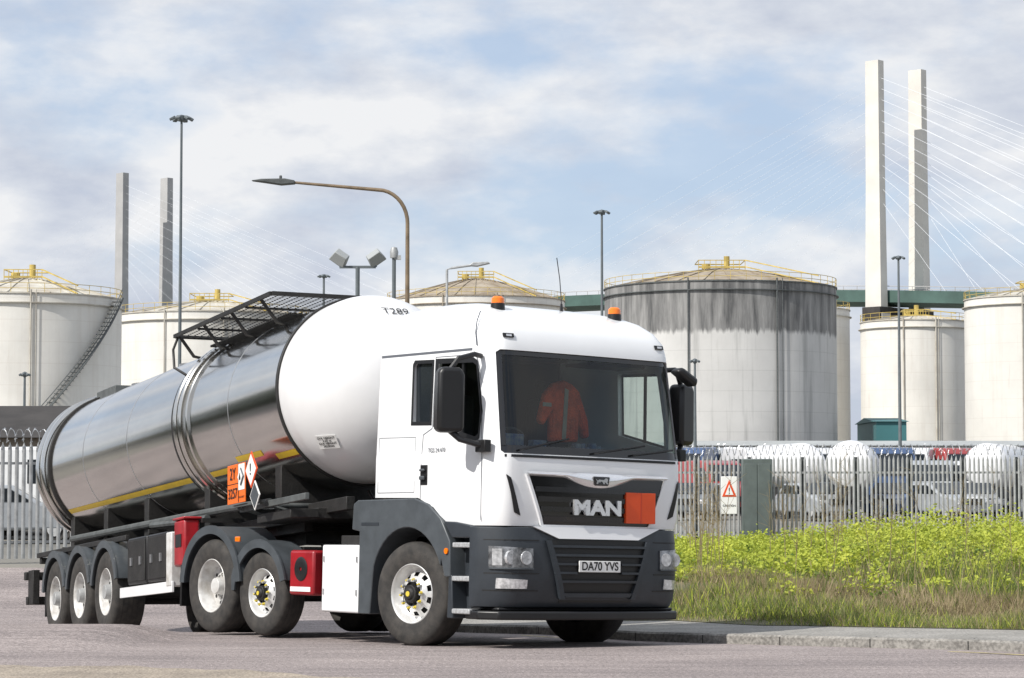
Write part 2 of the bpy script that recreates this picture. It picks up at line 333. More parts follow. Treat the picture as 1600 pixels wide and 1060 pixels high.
def blades(X,Y,H,w,lean,dryp,name):
    n=len(X); A=rng.random(n)*6.283; ln=H*(.15+lean*rng.random(n)); A2=rng.random(n)*6.283; Z=gz(X,Y)
    V=np.zeros((n,3,3)); V[:,0]=np.stack([X-w*np.cos(A),Y-w*np.sin(A),Z],1); V[:,1]=np.stack([X+w*np.cos(A),Y+w*np.sin(A),Z],1); V[:,2]=np.stack([X+ln*np.cos(A2),Y+ln*np.sin(A2),Z+H],1)
    dry=rng.random(n)<dryp
    return tri_object(name,V.reshape(-1,3),np.arange(3*n).reshape(-1,3),np.where(dry,1,np.where(rng.random(n)<.25,2,0)),['g1','g2','g3'])
X,Y=scatter(160000,20.5,46,.03); cl=clump(X,Y); k=rng.random(len(X))<(.3+.7*cl); X,Y,cl=X[k],Y[k],cl[k]
n=len(X); blades(X,Y,(.06+.20*cl)*(0.5+rng.random(n))*.8,.005+.006*rng.random(n),.8,np.clip(.66-.02*(Y-24)+.4*np.sin(X*1.1+Y*.5),.15,.9),'grass')
X,Y=scatter(24000,28,56.5,.06,.9); cl=clump(X+3,Y*1.2,.6); k=rng.random(len(X))<cl**1.5; X,Y,cl=X[k],Y[k],cl[k]
n=len(X); blades(X,Y,(.16+.28*cl)*(0.5+rng.random(n))*(.55+.5*ss(.07,.17,X/Y)),.007+.006*rng.random(n),.5,np.clip(.5+.3*np.sin(X*1.7),.2,.8),'tall_grass')
Vs=[];Ms=[]
X,Y=scatter(2500,30.5,56.5,.066,.8); cc_=clump(X,Y,.8)+.25*np.sin(X*3.1+Y*2.2); keep=(cc_>.40)&((Y>35)|(rng.random(len(X))<.22)); X,Y,cc_=X[keep],Y[keep],cc_[keep]
for x,y,ck_ in zip(X,Y,cc_):
    q0=float(ss(.07,.19,x/y)); h=(.20+.44*min(1,max(0,(y-30)/11)))*(.4+.85*random.random())*(.48+.68*q0)*(.7+.5*min(1,ck_)); m=int(35+60*random.random()); r=.14+.26*random.random()
    th=rng.random(m)*6.283; q=rng.random(m)**.5; zz=rng.random(m)**.7; rr=r*q*(.35+.75*np.sin(np.pi*np.clip(zz*.85+.1,0,1)))
    c=np.stack([x+rr*np.cos(th),y+rr*np.sin(th),float(hR(y))+zz*h*(1.2-.5*q)],1); s=(.015+.030*rng.random((m,1)))
    a=rng.normal(size=(m,3)); a[:,2]*=.5; a/=np.linalg.norm(a,axis=1,keepdims=True); d=np.cross(a,rng.normal(size=(m,3))); d/=np.linalg.norm(d,axis=1,keepdims=True)
    Q=np.stack([c-a*s,c+d*s*.6,c+a*s,c-d*s*.6],1); Vs.append(Q.reshape(-1,3)); Ms.append(np.where(zz>.42+.2*rng.normal(size=m),0,1))
V=np.concatenate(Vs); mi=np.concatenate(Ms); tri_object('weeds',V,np.arange(len(V)).reshape(-1,4),mi,['g3','g4'])
b=B()
for i in range(80):
    y=33+20*random.random(); pxx=random.choice([random.uniform(1070,1130),random.uniform(1200,1320),random.uniform(1330,1600)]); x=(pxx-800)/3724*y; z=float(hR(y)); h=random.uniform(.7,1.8)
    lx=random.uniform(-.2,.2); pts=[(x,y,z),(x+lx*.4,y,z+h*.5),(x+lx,y,z+h)]; b.tube(pts,[.008,.006,.003],4)
    for q in range(6):
        t=random.uniform(.4,.95); b.tube([(x+lx*t,y,z+h*t),(x+lx*t+random.uniform(-.25,.25),y+random.uniform(-.1,.1),z+h*t+random.uniform(.05,.3))],[.004,.002],4)
o=b.obj('dry_stalks',None,('g2',),ang=0); o['kind']='stuff'
def refl_trees(pts,name):
    Vs=[]
    for cx,cy,h in pts:
        m=90; c=np.stack([cx+rng.normal(size=m)*1.7,cy+rng.normal(size=m)*1.7,h*rng.random(m)**.8],1)
        a=rng.normal(size=(m,3)); a/=np.linalg.norm(a,axis=1,keepdims=True); d=np.cross(a,rng.normal(size=(m,3))); d/=np.linalg.norm(d,axis=1,keepdims=True); s=.8
        Vs.append(np.stack([c-a*s,c+d*s,c+a*s,c-d*s],1).reshape(-1,3))
    V=np.concatenate(Vs); tri_object(name,V,np.arange(len(V)).reshape(-1,4),np.zeros(len(V)//4),['refl_leaf'])
M['refl_leaf']=leafmat('reflection_trees',(.05,.066,.026),(.025,.034,.014),.1)  # dark foliage for the unseen trees mirrored in steel and glass
P=[]
for i in range(420):
    ang=rad(random.uniform(170,380)); R0=random.uniform(38,60); cx=R0*math.cos(ang)*1.3-5; cy=R0*math.sin(ang)-8
    if cy>2: continue
    P.append((cx,cy,random.uniform(6,11)))
refl_trees(P,'reflection_trees')  # unseen trees behind the camera, added to darken reflections
P=[]
for i in range(150):
    t=random.random(); P.append((lerp(-24,-60,t)+random.uniform(-3,1),lerp(33,84,t)+random.uniform(-3,3),random.uniform(3,6.5)))
for i in range(40):
    t=random.random(); P.append((lerp(-24,-30,t)+random.uniform(-3,1),lerp(33,2,t),random.uniform(3,6)))
refl_trees(P,'reflection_tree_belt')  # unseen trees left of frame, added for the dark band reflected in the tank
# ================================================================== BRIDGE
BC=Vector((123.5,760,0)); BL=Vector((-159.6,1030,0)); bv=BL-BC; LB=bv.length; bd=bv.normalized(); bn=Vector((-bd.y,bd.x,0)); 
if bn.y<0: bn=-bn
def zd(t): return 60+24*t-24*t*t if -.2<t<1.2 else (53.5+(t+.2)*20 if t<-.2 else 53.5-(t-1.2)*20)
br=thing('cable_stayed_bridge','long cable-stayed road bridge with four tall concrete pylons','bridge',loc=(0,0,0))
b=B(); ts=np.linspace(-1.0,2.2,90); vs=[];fs=[]
for t in ts:
    p=BC+bv*float(t); z=zd(float(t))
    for w,o in((-9.5,-2.2),(-9.5,1.6),(9.5,1.6),(9.5,-2.2),(4,-3.2),(-4,-3.2)): v=p+bn*w; vs.append((v.x,v.y,z+o))
for k in range(len(ts)-1):
    for i in range(6): fs.append((k*6+i,k*6+(i+1)%6,(k+1)*6+(i+1)%6,(k+1)*6+i))
b.add(vs,fs); b.obj('deck',br,('deck',),ang=0)
b=B()
for s in(-1,1):
    pts=[]
    for t in np.linspace(-.6,1.6,60): p=BC+bv*float(t)+bn*(s*9.5); pts.append((p.x,p.y,zd(float(t))+2.9))
    b.tube(pts,.14,4)
    for t in np.linspace(-.5,1.5,150): p=BC+bv*float(t)+bn*(s*9.5); z=zd(float(t)); b.box(p.x-.1,p.x+.1,p.y-.1,p.y+.1,z+1.6,z+2.9)
b.obj('parapet',br,('concD',),ang=0)
for cc,mm,ht,lb,tt in((BC,'conc',134.5,'cream concrete bridge pylon leg',0),(BL,'concD',133.5,'grey concrete bridge pylon leg',1)):
    for s in(-1,1):
        p=cc+bn*(12*s); b=B()
        for (z0,z1,w0,w1) in((0,54,4.2,3.6),(54,ht-40,3.0,2.6),(ht-40,ht,2.6,2.45)):
            vs=[]
            for z,w in((z0,w0),(z1,w1)):
                for (u,v) in((-1,-1),(1,-1),(1,1),(-1,1)):
                    q=p+bd*(u*w)+bn*(v*w*.62); vs.append((q.x,q.y,z))
            b.add(vs,[(0,1,2,3),(4,5,6,7),(0,1,5,4),(1,2,6,5),(2,3,7,6),(3,0,4,7)])
        b.obj('pylon',br,(mm,),ang=0,label=lb)
    b=B(); vs=[]
    for z in(51,56):
        for u,v in((-3.4,-15),(3.4,-15),(3.4,15),(-3.4,15)): q=cc+bd*u+bn*v; vs.append((q.x,q.y,z))
    b.add(vs,[(0,1,2,3),(4,5,6,7),(0,1,5,4),(1,2,6,5),(2,3,7,6),(3,0,4,7)]); b.obj('crossbeam',br,('roofD',),ang=0)
    for s in(-1,1):
        for dr in(-1,1):
            for i in range(12):
                dd_=24+14*i; t=tt+dr*dd_/LB; base=BC+bv*t+bn*(9.5*s); top=cc+bn*(12*s)
                b=B(); b.cyl((top.x,top.y,ht-42+i*3.4),(base.x,base.y,zd(t)+1.6),.052 if (cc is BC and dr<0) else .024,n=5,cap=False); b.obj('stay_cable',br,('cable',),recalc=False)
# ================================================================== STORAGE TANKS
def storage(X,Y,R,H,rise,shell,label,roof='roofp',rl='rail',stair=None,top=True,rot=0):
    e=thing('storage_tank',label,'tank',loc=(X,Y,0),group='industrial storage tanks')
    b=B(); b.lathe([(0,R),(H,R),(H,R-.3)],(0,0,0),'z',96); b.obj('shell',e,(shell,),ang=40)
    b=B(); b.lathe([(H-.02,R+.12),(H+.12,R+.12),(H+.12,R-.3)],(0,0,0),'z',72); 
    b.lathe([(H-1.0,R+.02),(H-1.0,R+.3),(H-.9,R+.3),(H-.9,R+.02)],(0,0,0),'z',72)
    b.obj('wind_girder',e,('galvD' if shell=='tkB' else roof,),ang=40)
    def rz(q): return H+.1+rise*(1-q**1.35)
    b=B(); N=8; b.lathe([(rz(i/N),(R-.3)*i/N+.01) for i in range(N+1)],(0,0,0),'z',48)
    for i in range(28):
        a=2*math.pi*i/28; b.tube([((R-.3)*j/5*math.cos(a),(R-.3)*j/5*math.sin(a),rz(j/5)+.06) for j in range(6)],.08,4)
    b.obj('roof',e,(roof,),ang=25)
    b=B(); n=int(R*3.6)
    for i in range(n):
        a=2*math.pi*i/n; x,y=R*math.cos(a),R*math.sin(a); b.cyl((x,y,H),(x,y,H+1.1),.035,n=4,cap=False)
    for z in(.55,1.1):
        b.tube([(R*math.cos(2*math.pi*i/64),R*math.sin(2*math.pi*i/64),H+z) for i in range(65)],.038,4)
    if top:
        w=R*.2; zt=H+rise
        b.tube([(-w,-w,zt+.9),(w,-w,zt+.9),(w,w,zt+.9),(-w,w,zt+.9),(-w,-w,zt+.9)],.07,4)
        b.tube([(-w,-w,zt+.1),(w,-w,zt+.1)],.14,4); b.cyl((w*.3,0,zt-.2),(w*.3,0,zt+1.6),.35,n=10); b.cyl((-w*.6,0,zt-.2),(-w*.6,0,zt+.7),.5,n=10)
        for i in range(9): x=-w+2*w*i/8; b.cyl((x,-w,zt-.6),(x,-w,zt+.9),.05,n=4,cap=False)
        for dz in(.15,1.0):
            b.tube([(R*.99*math.sin(.75+rot),-R*.99*math.cos(.75+rot),H+dz),(w,-w,zt+dz*.9)],.09,4)
    b.obj('handrail',e,(rl,),ang=0)
    if stair:
        a0,a1=stair; b=B(); m=int(H*2.2); RR=R+.6
        for i in range(m):
            t=i/m; a=a0+(a1-a0)*t; x,y=RR*math.cos(a),RR*math.sin(a); z=H*t
            b.box(x-.45,x+.45,y-.45,y+.45,z,z+.07)
        for dz in(0,.6,1.1): b.tube([((RR+.5)*math.cos(a0+(a1-a0)*i/30),(RR+.5)*math.sin(a0+(a1-a0)*i/30),H*i/30+dz) for i in range(31)],.06 if dz else .16,4)
        b.obj('stairway',e,('galvD',),ang=0)
    for a,rp in ((rad(250),.09),(rad(284)+rot,.11),(rad(287)+rot,.05)):
        x,y=(R+.2)*math.cos(a),(R+.2)*math.sin(a); b=B(); b.cyl((x,y,0),(x,y,H+.4),rp,n=6); b.obj('riser_pipe',e,('galvD' if shell=='tkB' else roof,))
    return e
storage(-53.1,260,10.3,21.2,2.3,'tkA','cream steel storage tank with a diagonal stairway',stair=(rad(255),rad(345)))
storage(-37.9,300,12.2,22.0,2.0,'tkA','cream steel storage tank with yellow roof rails')
storage(-5.0,330,12.3,26.2,3.2,'tkA','storage tank with a brown weathered conical roof',roof='rust')
storage(24.5,280,13.6,23.9,2.4,'tkB','large grey storage tank with a dark weathered upper band',rot=.15,roof='rust')
storage(39.3,340,8.9,25.6,1,'tkA','pale storage tank beside the large grey tank',top=False)
storage(55.7,330,7.3,23.3,.9,'tkA','small cream storage tank in front of the bridge',rl='rail')
storage(65.6,300,8.4,24.2,1.4,'tkA','cream storage tank with vertical ladders',stair=None)
def shed(X0,X1,Y0,Y1,H,wall,roof,name,label,ridge=0):
    e=thing(name,label,'building',loc=((X0+X1)/2,(Y0+Y1)/2,0)); w=(X1-X0)/2; d=(Y1-Y0)/2
    b=B(); b.box(-w,w,-d,d,-.2,H); b.obj('wall',e,(wall,),ang=0)
    b=B(); rr=ridge or .3; b.prism([(-d-.3,H+.01),(d+.3,H+.01),(0,H+rr+.3)] ,-w-.3,w+.3,'yz'); b.obj('roof',e,(roof,),ang=0)
    m=max(2,int(w*2/8))
    for i in range(m): b=B(); x=-w+(i+.5)*2*w/m; b.box(x-.8,x+.8,-d-.03,-d+.02,H*.35,H*.7); b.obj('window',e,('vglass',),ang=0)
shed(-110,16,250,262,5.0,'shed','shed','warehouse','long low grey industrial shed')
shed(18,120,252,262,5.2,'shed','shed','warehouse','long low pale industrial shed')
shed(42.0,45.5,275,290,8.3,'teal','teal','warehouse','small teal clad industrial building')
shed(-24,-15.3,80,88,3.0,'brick','roofD','gatehouse','small brick gatehouse with a dark pitched roof',ridge=.9)
# ================================================================== LAMPS
def mast(pxc,Y,ytop,label='tall thin high-mast floodlight column'):
    X=(pxc-800)/3724*Y; H=1.6+(750-ytop)/3724*Y
    e=thing('floodlight_mast',label,'lamp post',loc=(X,Y,0),group='high-mast floodlights')
    b=B(); b.cyl((0,0,0),(0,0,H),.0008*Y+.01,.0004*Y+.01,n=10); b.obj('mast',e,('pole',))
    q=.62 if H<12 else 1
    b=B(); b.lathe([(H-.25,.02),(H-.2,.22*q),(H+.05,.25*q),(H+.12,.02)],(0,0,0),'z',12); b.obj('head_frame',e,('pole',))
    for i in range(6):
        a=i*math.pi/3+.3; x,y=.45*q*math.cos(a),.45*q*math.sin(a); b=B(); b.T=Matrix.Translation((x,y,H-.08))@Matrix.Rotation(a,4,'Z')@Matrix.Rotation(.5,4,'Y'); b.box(-.15*q,.15*q,-.12*q,.12*q,-.07,.07); b.obj('floodlight',e,('pole',),bevel=.03)
mast(280,118,180); mast(941,163,329); mast(505,215,430); mast(1406,196,401); mast(1086,160,563,'short thin yard floodlight column')
mast(38,150,584,'short thin yard floodlight column')
Y=60; X=(636-800)/3724*Y; Ht=1.6+(750-286)/3724*Y
e=thing('street_lamp','tall bronze street lamp with a long curved arm','street lamp',loc=(X,Y,0))
b=B(); pts=[(0,0,0),(0,0,Ht-1.0)]+[(-.75+.75*math.cos(t),0,Ht-1.0+.85*math.sin(t)) for t in np.linspace(.15,1.57,9)]+[(-2.9,0,Ht+.04)]
b.tube(pts,[.08]+[.05]*(len(pts)-2)+[.035],10); b.obj('pole',e,('brown',))
b=B(); b.prism([(-3.95,Ht+.08),(-3.7,Ht+.12),(-3.1,Ht+.13),(-2.85,Ht+.08),(-2.85,Ht+.0),(-3.2,Ht-.03),(-3.6,Ht+.03)],-.14,.14); b.box(-3.25,-3.18,-.03,.03,Ht+.13,Ht+.22); b.obj('lamp_head',e,('galvD',),bevel=.02)
Y=110; X=(698-800)/3724*Y; Ht=1.6+(750-421)/3724*Y
e=thing('street_lamp','grey street lamp with a short raised arm','street lamp',loc=(X,Y,0))
b=B(); b.tube([(0,0,0),(0,0,Ht),(.25,0,Ht+.08),(1.1,0,Ht+.2)],.06,8); b.obj('pole',e,('galv',))
b=B(); b.prism([(1.0,Ht+.17),(1.2,Ht+.33),(1.9,Ht+.36),(2.0,Ht+.28),(1.4,Ht+.14)],-.2,.2); b.obj('lamp_head',e,('galv',),bevel=.03)
Y=55; X=(558-800)/3724*Y; Ht=1.6+(750-417)/3724*Y
e=thing('floodlight_pole','pole with twin square floodlights on a crossbar','floodlight',loc=(X,Y,0))
b=B(); b.cyl((0,0,0),(0,0,Ht),.05,n=10); b.box(-.42,.42,-.03,.03,Ht-.03,Ht+.03); b.cyl((-.4,0,Ht),(-.4,0,Ht+.1),.03,n=6);b.cyl((.42,0,Ht),(.42,0,Ht+.1),.03,n=6); b.obj('pole',e,('pole',))
for s in(-1,1):
    b=B(); b.T=Matrix.Translation((s*.42,0,Ht+.2))@Matrix.Rotation(rad(-35*s),4,'Y')@Matrix.Rotation(rad(35),4,'X'); b.prism([(-.2,-.13),(.2,-.13),(.16,.15),(-.16,.15)],-.1,.12); b.obj('floodlight',e,('shed',),bevel=.02)
Y=55; X=(615-800)/3724*Y; Ht=1.6+(750-400)/3724*Y
e=thing('camera_pole','pole carrying a dome security camera','security camera',loc=(X,Y,0))
b=B(); b.cyl((0,0,0),(0,0,Ht),.045,n=10); b.obj('pole',e,('pole',))
b=B(); b.lathe([(-.05,.02),(-.04,.09),(.1,.1),(.2,.07),(.22,.01)],(0,0,Ht),'z',16); b.box(.0,.16,-.05,.05,Ht-.08,Ht+.02); b.obj('security_camera',e,('galv',))
# ================================================================== FENCES
def fence(x0,x1,Y0,Y1,h,label,pst,pitch,pw,name='palisade_fence',z=0.):
    L=math.hypot(x1-x0,Y1-Y0); a=math.atan2(Y1-Y0,x1-x0)
    e=thing(name,label,'fence',loc=(x0,Y0,z),rz=a)
    n=int(L/pst)
    for i in range(n+1):
        b=B(); b.box(i*pst-.04,i*pst+.04,.06,.14,-.2,h-.05); b.obj('post',e,('galvD',),ang=0)
    for zz in(.35,h-.45): b=B(); b.box(0,n*pst,.02,.06,zz,zz+.05); b.obj('rail',e,('galv',),ang=0)
    for k in range(n):
        b=B(); m=int(pst/pitch)
        for j in range(m):
            x=k*pst+(j+.5)*pst/m; w=pw/2
            b.add([(x-w,0,.05),(x+w,0,.05),(x+w,0,h-.12),(x,0,h),(x-w,0,h-.12),(x-w*.3,-.012,.05),(x-w*.3,-.012,h-.1),(x+w*.3,-.012,.05),(x+w*.3,-.012,h-.1)],[(0,5,6,4),(5,7,8,6),(7,1,2,8),(4,6,3),(6,8,3),(8,2,3)])
        b.obj('pale_panel',e,('galv',),ang=0,recalc=False)
    b=B(); pts=[]; m=int(L/.16*10)
    for i in range(m):
        t=i/10*2*math.pi; pts.append((L*i/m,.05+.13*math.cos(t),h+.12+.13*math.sin(t)))
    b.tube(pts,.009,3); 
    for i in range(int(L/.07)):
        q=pts[int(i/ (L/.07)*len(pts))]; s=.035; b.add([(q[0]-s,q[1],q[2]-s*random.random()),(q[0]+s,q[1],q[2]+s*random.random()),(q[0],q[1]+.01,q[2]+s)],[(0,1,2)])
    b.obj('razor_wire',e,('wire',),ang=0,recalc=False)
    return e
fence(3.2,15.2,58,57.2,2.25,'grey steel palisade fence topped with razor wire',1.28,.100,.056,z=-.05)
fence(-12.6,-7.5,45.6,48.2,2.35,'pale grey steel palisade fence beside the yard entrance',2.55,.14,.08,z=0)
e=thing('gate_cabinet','dark grey-green steel gate cabinet against the fence','cabinet',loc=(5.87,57.3,-.05))
b=B(); b.box(-.36,.36,-.2,.2,0,2.15); b.obj('cabinet',e,('cabin',),bevel=.02)
for u,v in((-.31,-.01),(.01,.31)): b=B(); b.box(u,v,-.215,-.203,.12,2.03); b.obj('door',e,('cabin',),bevel=.006)
e=thing('warning_sign','white warning sign with red triangle on the fence','sign',loc=(5.2,57.2,0))
b=B(); b.box(-.19,.19,-.02,0,.78,1.68); b.obj('panel',e,('plate',),bevel=.01)
b=B(); b.prism([(-.17,1.2),(.17,1.2),(0,1.6)],-.03,-.021); b.obj('red_triangle',e,('redor',),ang=0)
b=B(); b.prism([(-.10,1.24),(.10,1.24),(0,1.49)],-.04,-.031); b.obj('triangle_centre',e,('plate',),ang=0)
text('sign_mark','!',.2,frame((0,-.042,1.33),(1,0,0),(0,0,1)),e); text('sign_lettering','CAUTION',.07,frame((0,-.024,.98),(1,0,0),(0,0,1)),e)
# ================================================================== PARKED VEHICLES
def paint(n,c): 
    if n not in M: M[n]=mat(n,c,.3,var=.05,coat=.5)
    return n
def wheels(e,xs,y,r):
    for x in xs:
        for s in(-1,1):
            b=B(); b.lathe([(0,.02),(0,r*.55),(.02*s*-1,r*.6),(0,r*.95),(-.03*s,r),(-.2*s,r),(-.2*s,.02)],(x,s*y,r),'y',18); o=b.obj('wheel',e,('tyre',))
            b=B(); b.cyl((x,s*(y+.0),r),(x,s*(y+.012),r),r*.55,n=14); b.obj('rim',o,('rims',))
def van(X,Y,rz,col,label,kind='van'):
    if kind=='van':
        e=thing('parked_van',label,'van',loc=(X,Y,0),rz=rz,group='vehicles parked in the yard'); P=[(-2.7,.35),(-2.75,1.2),(-2.7,2.35),(-2.5,2.5),(.9,2.5),(1.35,2.35),(2.0,1.5),(2.7,1.25),(2.85,.9),(2.8,.35)]; w=.98
        ws=[(1.41,2.28),(1.98,1.54)]; sw=[(.5,1.5),(1.75,1.5),(1.3,2.15),(.5,2.15)]; ax=(-1.7,1.8)
    elif kind=='car':
        e=thing('parked_car',label,'car',loc=(X,Y,0),rz=rz,group='vehicles parked in the yard'); P=[(-2.1,.3),(-2.15,.95),(-1.75,1.15),(-1.3,1.45),(.2,1.47),(.95,1.02),(1.9,.85),(2.1,.65),(2.1,.3)]; w=.88
        ws=[(.26,1.46),(.96,1.04)]; sw=[(-1.55,1.05),(.75,1.03),(.15,1.38),(-1.2,1.38)]; ax=(-1.3,1.3)
    else:
        e=thing('parked_lorry',label,'lorry',loc=(X,Y,0),rz=rz,group='vehicles parked in the yard'); P=[(-1.3,.9),(-1.3,3.0),(-1.1,3.2),(.6,3.15),(.85,2.9),(1.05,1.8),(1.1,.4),(.2,.4),(.2,.9)]; w=1.22
        ws=[(.87,2.85),(1.06,1.8)]; sw=[(-.4,1.8),(.85,1.75),(.7,2.6),(-.4,2.6)]; ax=(-3.6,0)
    b=B(); b.prism(P,-w,w); b.obj('body',e,(col,),ang=30,bevel=.09,seg=3)
    (xa,za),(xb,zb)=ws; nn=Vector((za-zb,0,xb-xa)).normalized()*.02
    b=B(); b.add([(xa+nn.x,-w*.86,za+nn.z),(xa+nn.x,w*.86,za+nn.z),(xb+nn.x,w*.92,zb+nn.z),(xb+nn.x,-w*.92,zb+nn.z)],[(0,1,2,3)]); b.obj('windscreen',e,('vglass',),ang=0,recalc=False)
    for s in(-1,1):
        b=B(); b.prism(sw,s*(w+.004),s*(w+.012)); b.obj('side_window',e,('vglass',),ang=0)
        xf=P[-2][0]; b=B(); b.box(xf-.06,xf+.02,s*w*.8-.16,s*w*.8+.16,.62 if kind!='lorry' else .7,.8 if kind!='lorry' else .95); b.obj('headlight',e,('lens',),bevel=.02)
    b=B(); xf=P[-2][0]; b.box(xf-.02,xf+.03,-w*.5,w*.5,.6,.85 if kind!='lorry' else 1.5); b.obj('grille',e,('black',),bevel=.01)
    if kind=='lorry':
        b=B(); b.box(-5,.2,-.45,.45,.6,.9); b.obj('chassis',e,('chassis',))
    wheels(e,ax,w-.02 if kind!='lorry' else 1.2,.33 if kind=='car' else (.36 if kind=='van' else .5))
cw=paint('paint_white',(.66,.67,.68)); cs=paint('paint_silver',(.36,.38,.40)); cr=paint('paint_red',(.34,.05,.05)); cb=paint('paint_blue',(.06,.10,.20)); cg=paint('paint_grey',(.12,.13,.14)); cp=paint('paint_purple',(.16,.14,.24))
row=[(1072,116,cb,'lorry'),(1108,112,cr,'van'),(1142,118,cs,'lorry'),(1182,116,cw,'lorry'),(1262,112,cg,'van'),(1290,118,cw,'lorry'),(1385,116,cb,'lorry'),(1420,118,cw,'lorry'),(1455,112,cs,'van'),(1492,118,cr,'lorry'),(1530,114,cw,'van'),(1572,118,cp,'lorry'),(1610,116,cw,'van'),
 (1090,138,cw,'lorry'),(1130,136,cb,'van'),(1175,140,cw,'lorry'),(1225,138,cs,'van'),(1270,140,cw,'lorry'),(1355,138,cs,'van'),(1400,136,cw,'van'),(1440,140,cr,'lorry'),(1475,138,cw,'van'),(1512,138,cw,'lorry'),(1550,140,cs,'van'),(1590,136,cw,'lorry'),
 (1085,98,cg,'car'),(1275,96,cs,'car'),(1400,98,cb,'car'),(1470,97,cs,'car'),(1515,99,cg,'car')]
nm={cw:'white',cs:'silver',cr:'red',cb:'dark blue',cg:'grey',cp:'purple'}
for i,(pxx,Yv,c,k) in enumerate(row):
    van((pxx-800)/3724*Yv,Yv,rad(-90+random.uniform(-35,35)),c,f'{nm[c]} {k} parked in the yard behind the fence',k)
for (pxx,Yv,c,k,r) in [(8,62,cs,'car',10),(60,66,cw,'van',-30),(30,74,cp,'van',-60),(-20,70,cw,'van',-80),(88,72,cg,'car',0)]:
    van((pxx-800)/3724*Yv,Yv,rad(r),c,f'{nm[c]} {k} parked behind the entrance fence',k)
for pxx,Yv,ra in((1333,97,80),(1222,104,98),(1560,104,70)):
    e=thing('parked_tank_trailer','white rounded tank trailer parked in the yard','trailer',loc=((pxx-800)/3724*Yv,Yv,0),rz=rad(ra),group='vehicles parked in the yard')
    b=B(); b.lathe([(-4.2,.02),(-4.15,.5),(-4.0,.8),(-3.7,.95),(-3.4,1.0),(3.4,1.0),(3.9,.8),(4.1,.02)],(0,0,2.15),'x',40); b.obj('tank',e,('whiteD',))
    b=B(); b.box(-4,3.8,-.5,.5,.8,1.3); b.obj('chassis',e,('chassis',)); wheels(e,(-3,-1.8,-.6),1.2,.5)
# ================================================================== TRACTOR UNIT
TM=pose(.6461,.0162,.0316,(-.0768,24.6164,-.0937))
TR=thing('tractor_unit','white cab tractor unit with grey bumper on the road','truck',mat4=TM)
zl=[1.20,1.30,1.5,1.7,1.88,1.93,2.4,2.88,2.95,3.08,3.20,3.30,3.38,3.44,3.475]
xfl=[1.455,1.475,1.485,1.485,1.48,1.475,1.40,1.325,1.315,1.275,1.17,1.0,.78,.48,.15]
hwl=[1.20,1.22,1.22,1.22,1.22,1.215,1.20,1.185,1.18,1.17,1.13,1.07,.97,.82,.6]
xrl=[-.66,-.66,-.66,-.66,-.66,-.66,-.66,-.655,-.65,-.64,-.61,-.57,-.50,-.40,-.25]
def xf(z): return float(np.interp(z,zl,xfl))
def hw(z): return float(np.interp(z,zl,hwl))
def FX(y,z):
    h=hw(z); t=min(1,abs(y)/h); return xf(z)-.04*t*t-.26*max(0,(t-.84)/.16)**2.3
def ring(z,ins=0.):
    h=hw(z); pts=[]
    ts=[-1,-.985,-.965,-.94,-.91,-.88,-.84,-.75,-.6,-.4,-.2,0,.2,.4,.6,.75,.84,.88,.91,.94,.965,.985,1]
    for t in ts: pts.append((FX(t*h,z)-ins,t*(h-ins),z))
    xr=float(np.interp(z,zl,xrl))+ins
    pts+=[(xr+.06,h-ins,z),(xr+.015,h-ins-.02,z),(xr,h-ins-.07,z),(xr,-(h-ins-.07),z),(xr+.015,-(h-ins-.02),z),(xr+.06,-(h-ins),z)]
    return pts
def loft(zs,ins=0):
    b=B(); vs=[];fs=[]
    for z in zs: r=ring(z,ins); N=len(r); vs+=r
    for k in range(len(zs)-1):
        for i in range(N): fs.append((k*N+i,k*N+(i+1)%N,(k+1)*N+(i+1)%N,(k+1)*N+i))
    fs+=[tuple(range(N))[::-1],tuple(range((len(zs)-1)*N,len(zs)*N))]
    b.add(vs,fs); return b
cab=loft(zl).obj('cab_shell',TR,('white',),ang=40)
cutters=[]
def cut(b): 
    o=b.obj('cutter',TR,('white',),ang=0); cutters.append(o); m=cab.modifiers.new('c','BOOLEAN'); m.operation='DIFFERENCE'; m.object=o; m.solver='EXACT'
cut(loft([1.62,1.9,2.4,2.88,3.1,3.2],.055))
SW=[(.40,2.19),(1.10,2.03),(1.15,2.06),(1.17,2.30),(1.07,2.78),(1.01,2.81),(.40,2.83)]
SW2=[(.00,2.22),(.33,2.21),(.33,2.83),(.02,2.84),(-.01,2.80)]
b=B(); b.prism(SW,-1.4,1.4); cut(b)
b=B(); b.prism(SW2,-1.4,-1.0); cut(b)
WS=[(-1.12,1.92),(-1.10,1.895),(1.10,1.895),(1.12,1.92),(1.09,2.88),(1.06,2.905),(-1.06,2.905),(-1.09,2.88)]
b=B(); b.prism(WS,.9,2.0,'yz'); cut(b)
b=B(); b.prism([(-.9,1.0),(-.9,1.485),(.15,1.475),(.42,1.38),(.62,1.24),(.68,1.0)],-1.5,1.5); cut(b)
dg=bpy.context.evaluated_depsgraph_get(); me=bpy.data.meshes.new_from_object(cab.evaluated_get(dg)); cab.modifiers.clear(); cab.data=me
for o in cutters: bpy.data.objects.remove(o)
me.polygons.foreach_set('use_smooth',[True]*len(me.polygons)); me.set_sharp_from_angle(angle=rad(32))
me.materials.clear(); me.materials.append(M['white']); me.polygons.foreach_set('material_index',[0]*len(me.polygons))
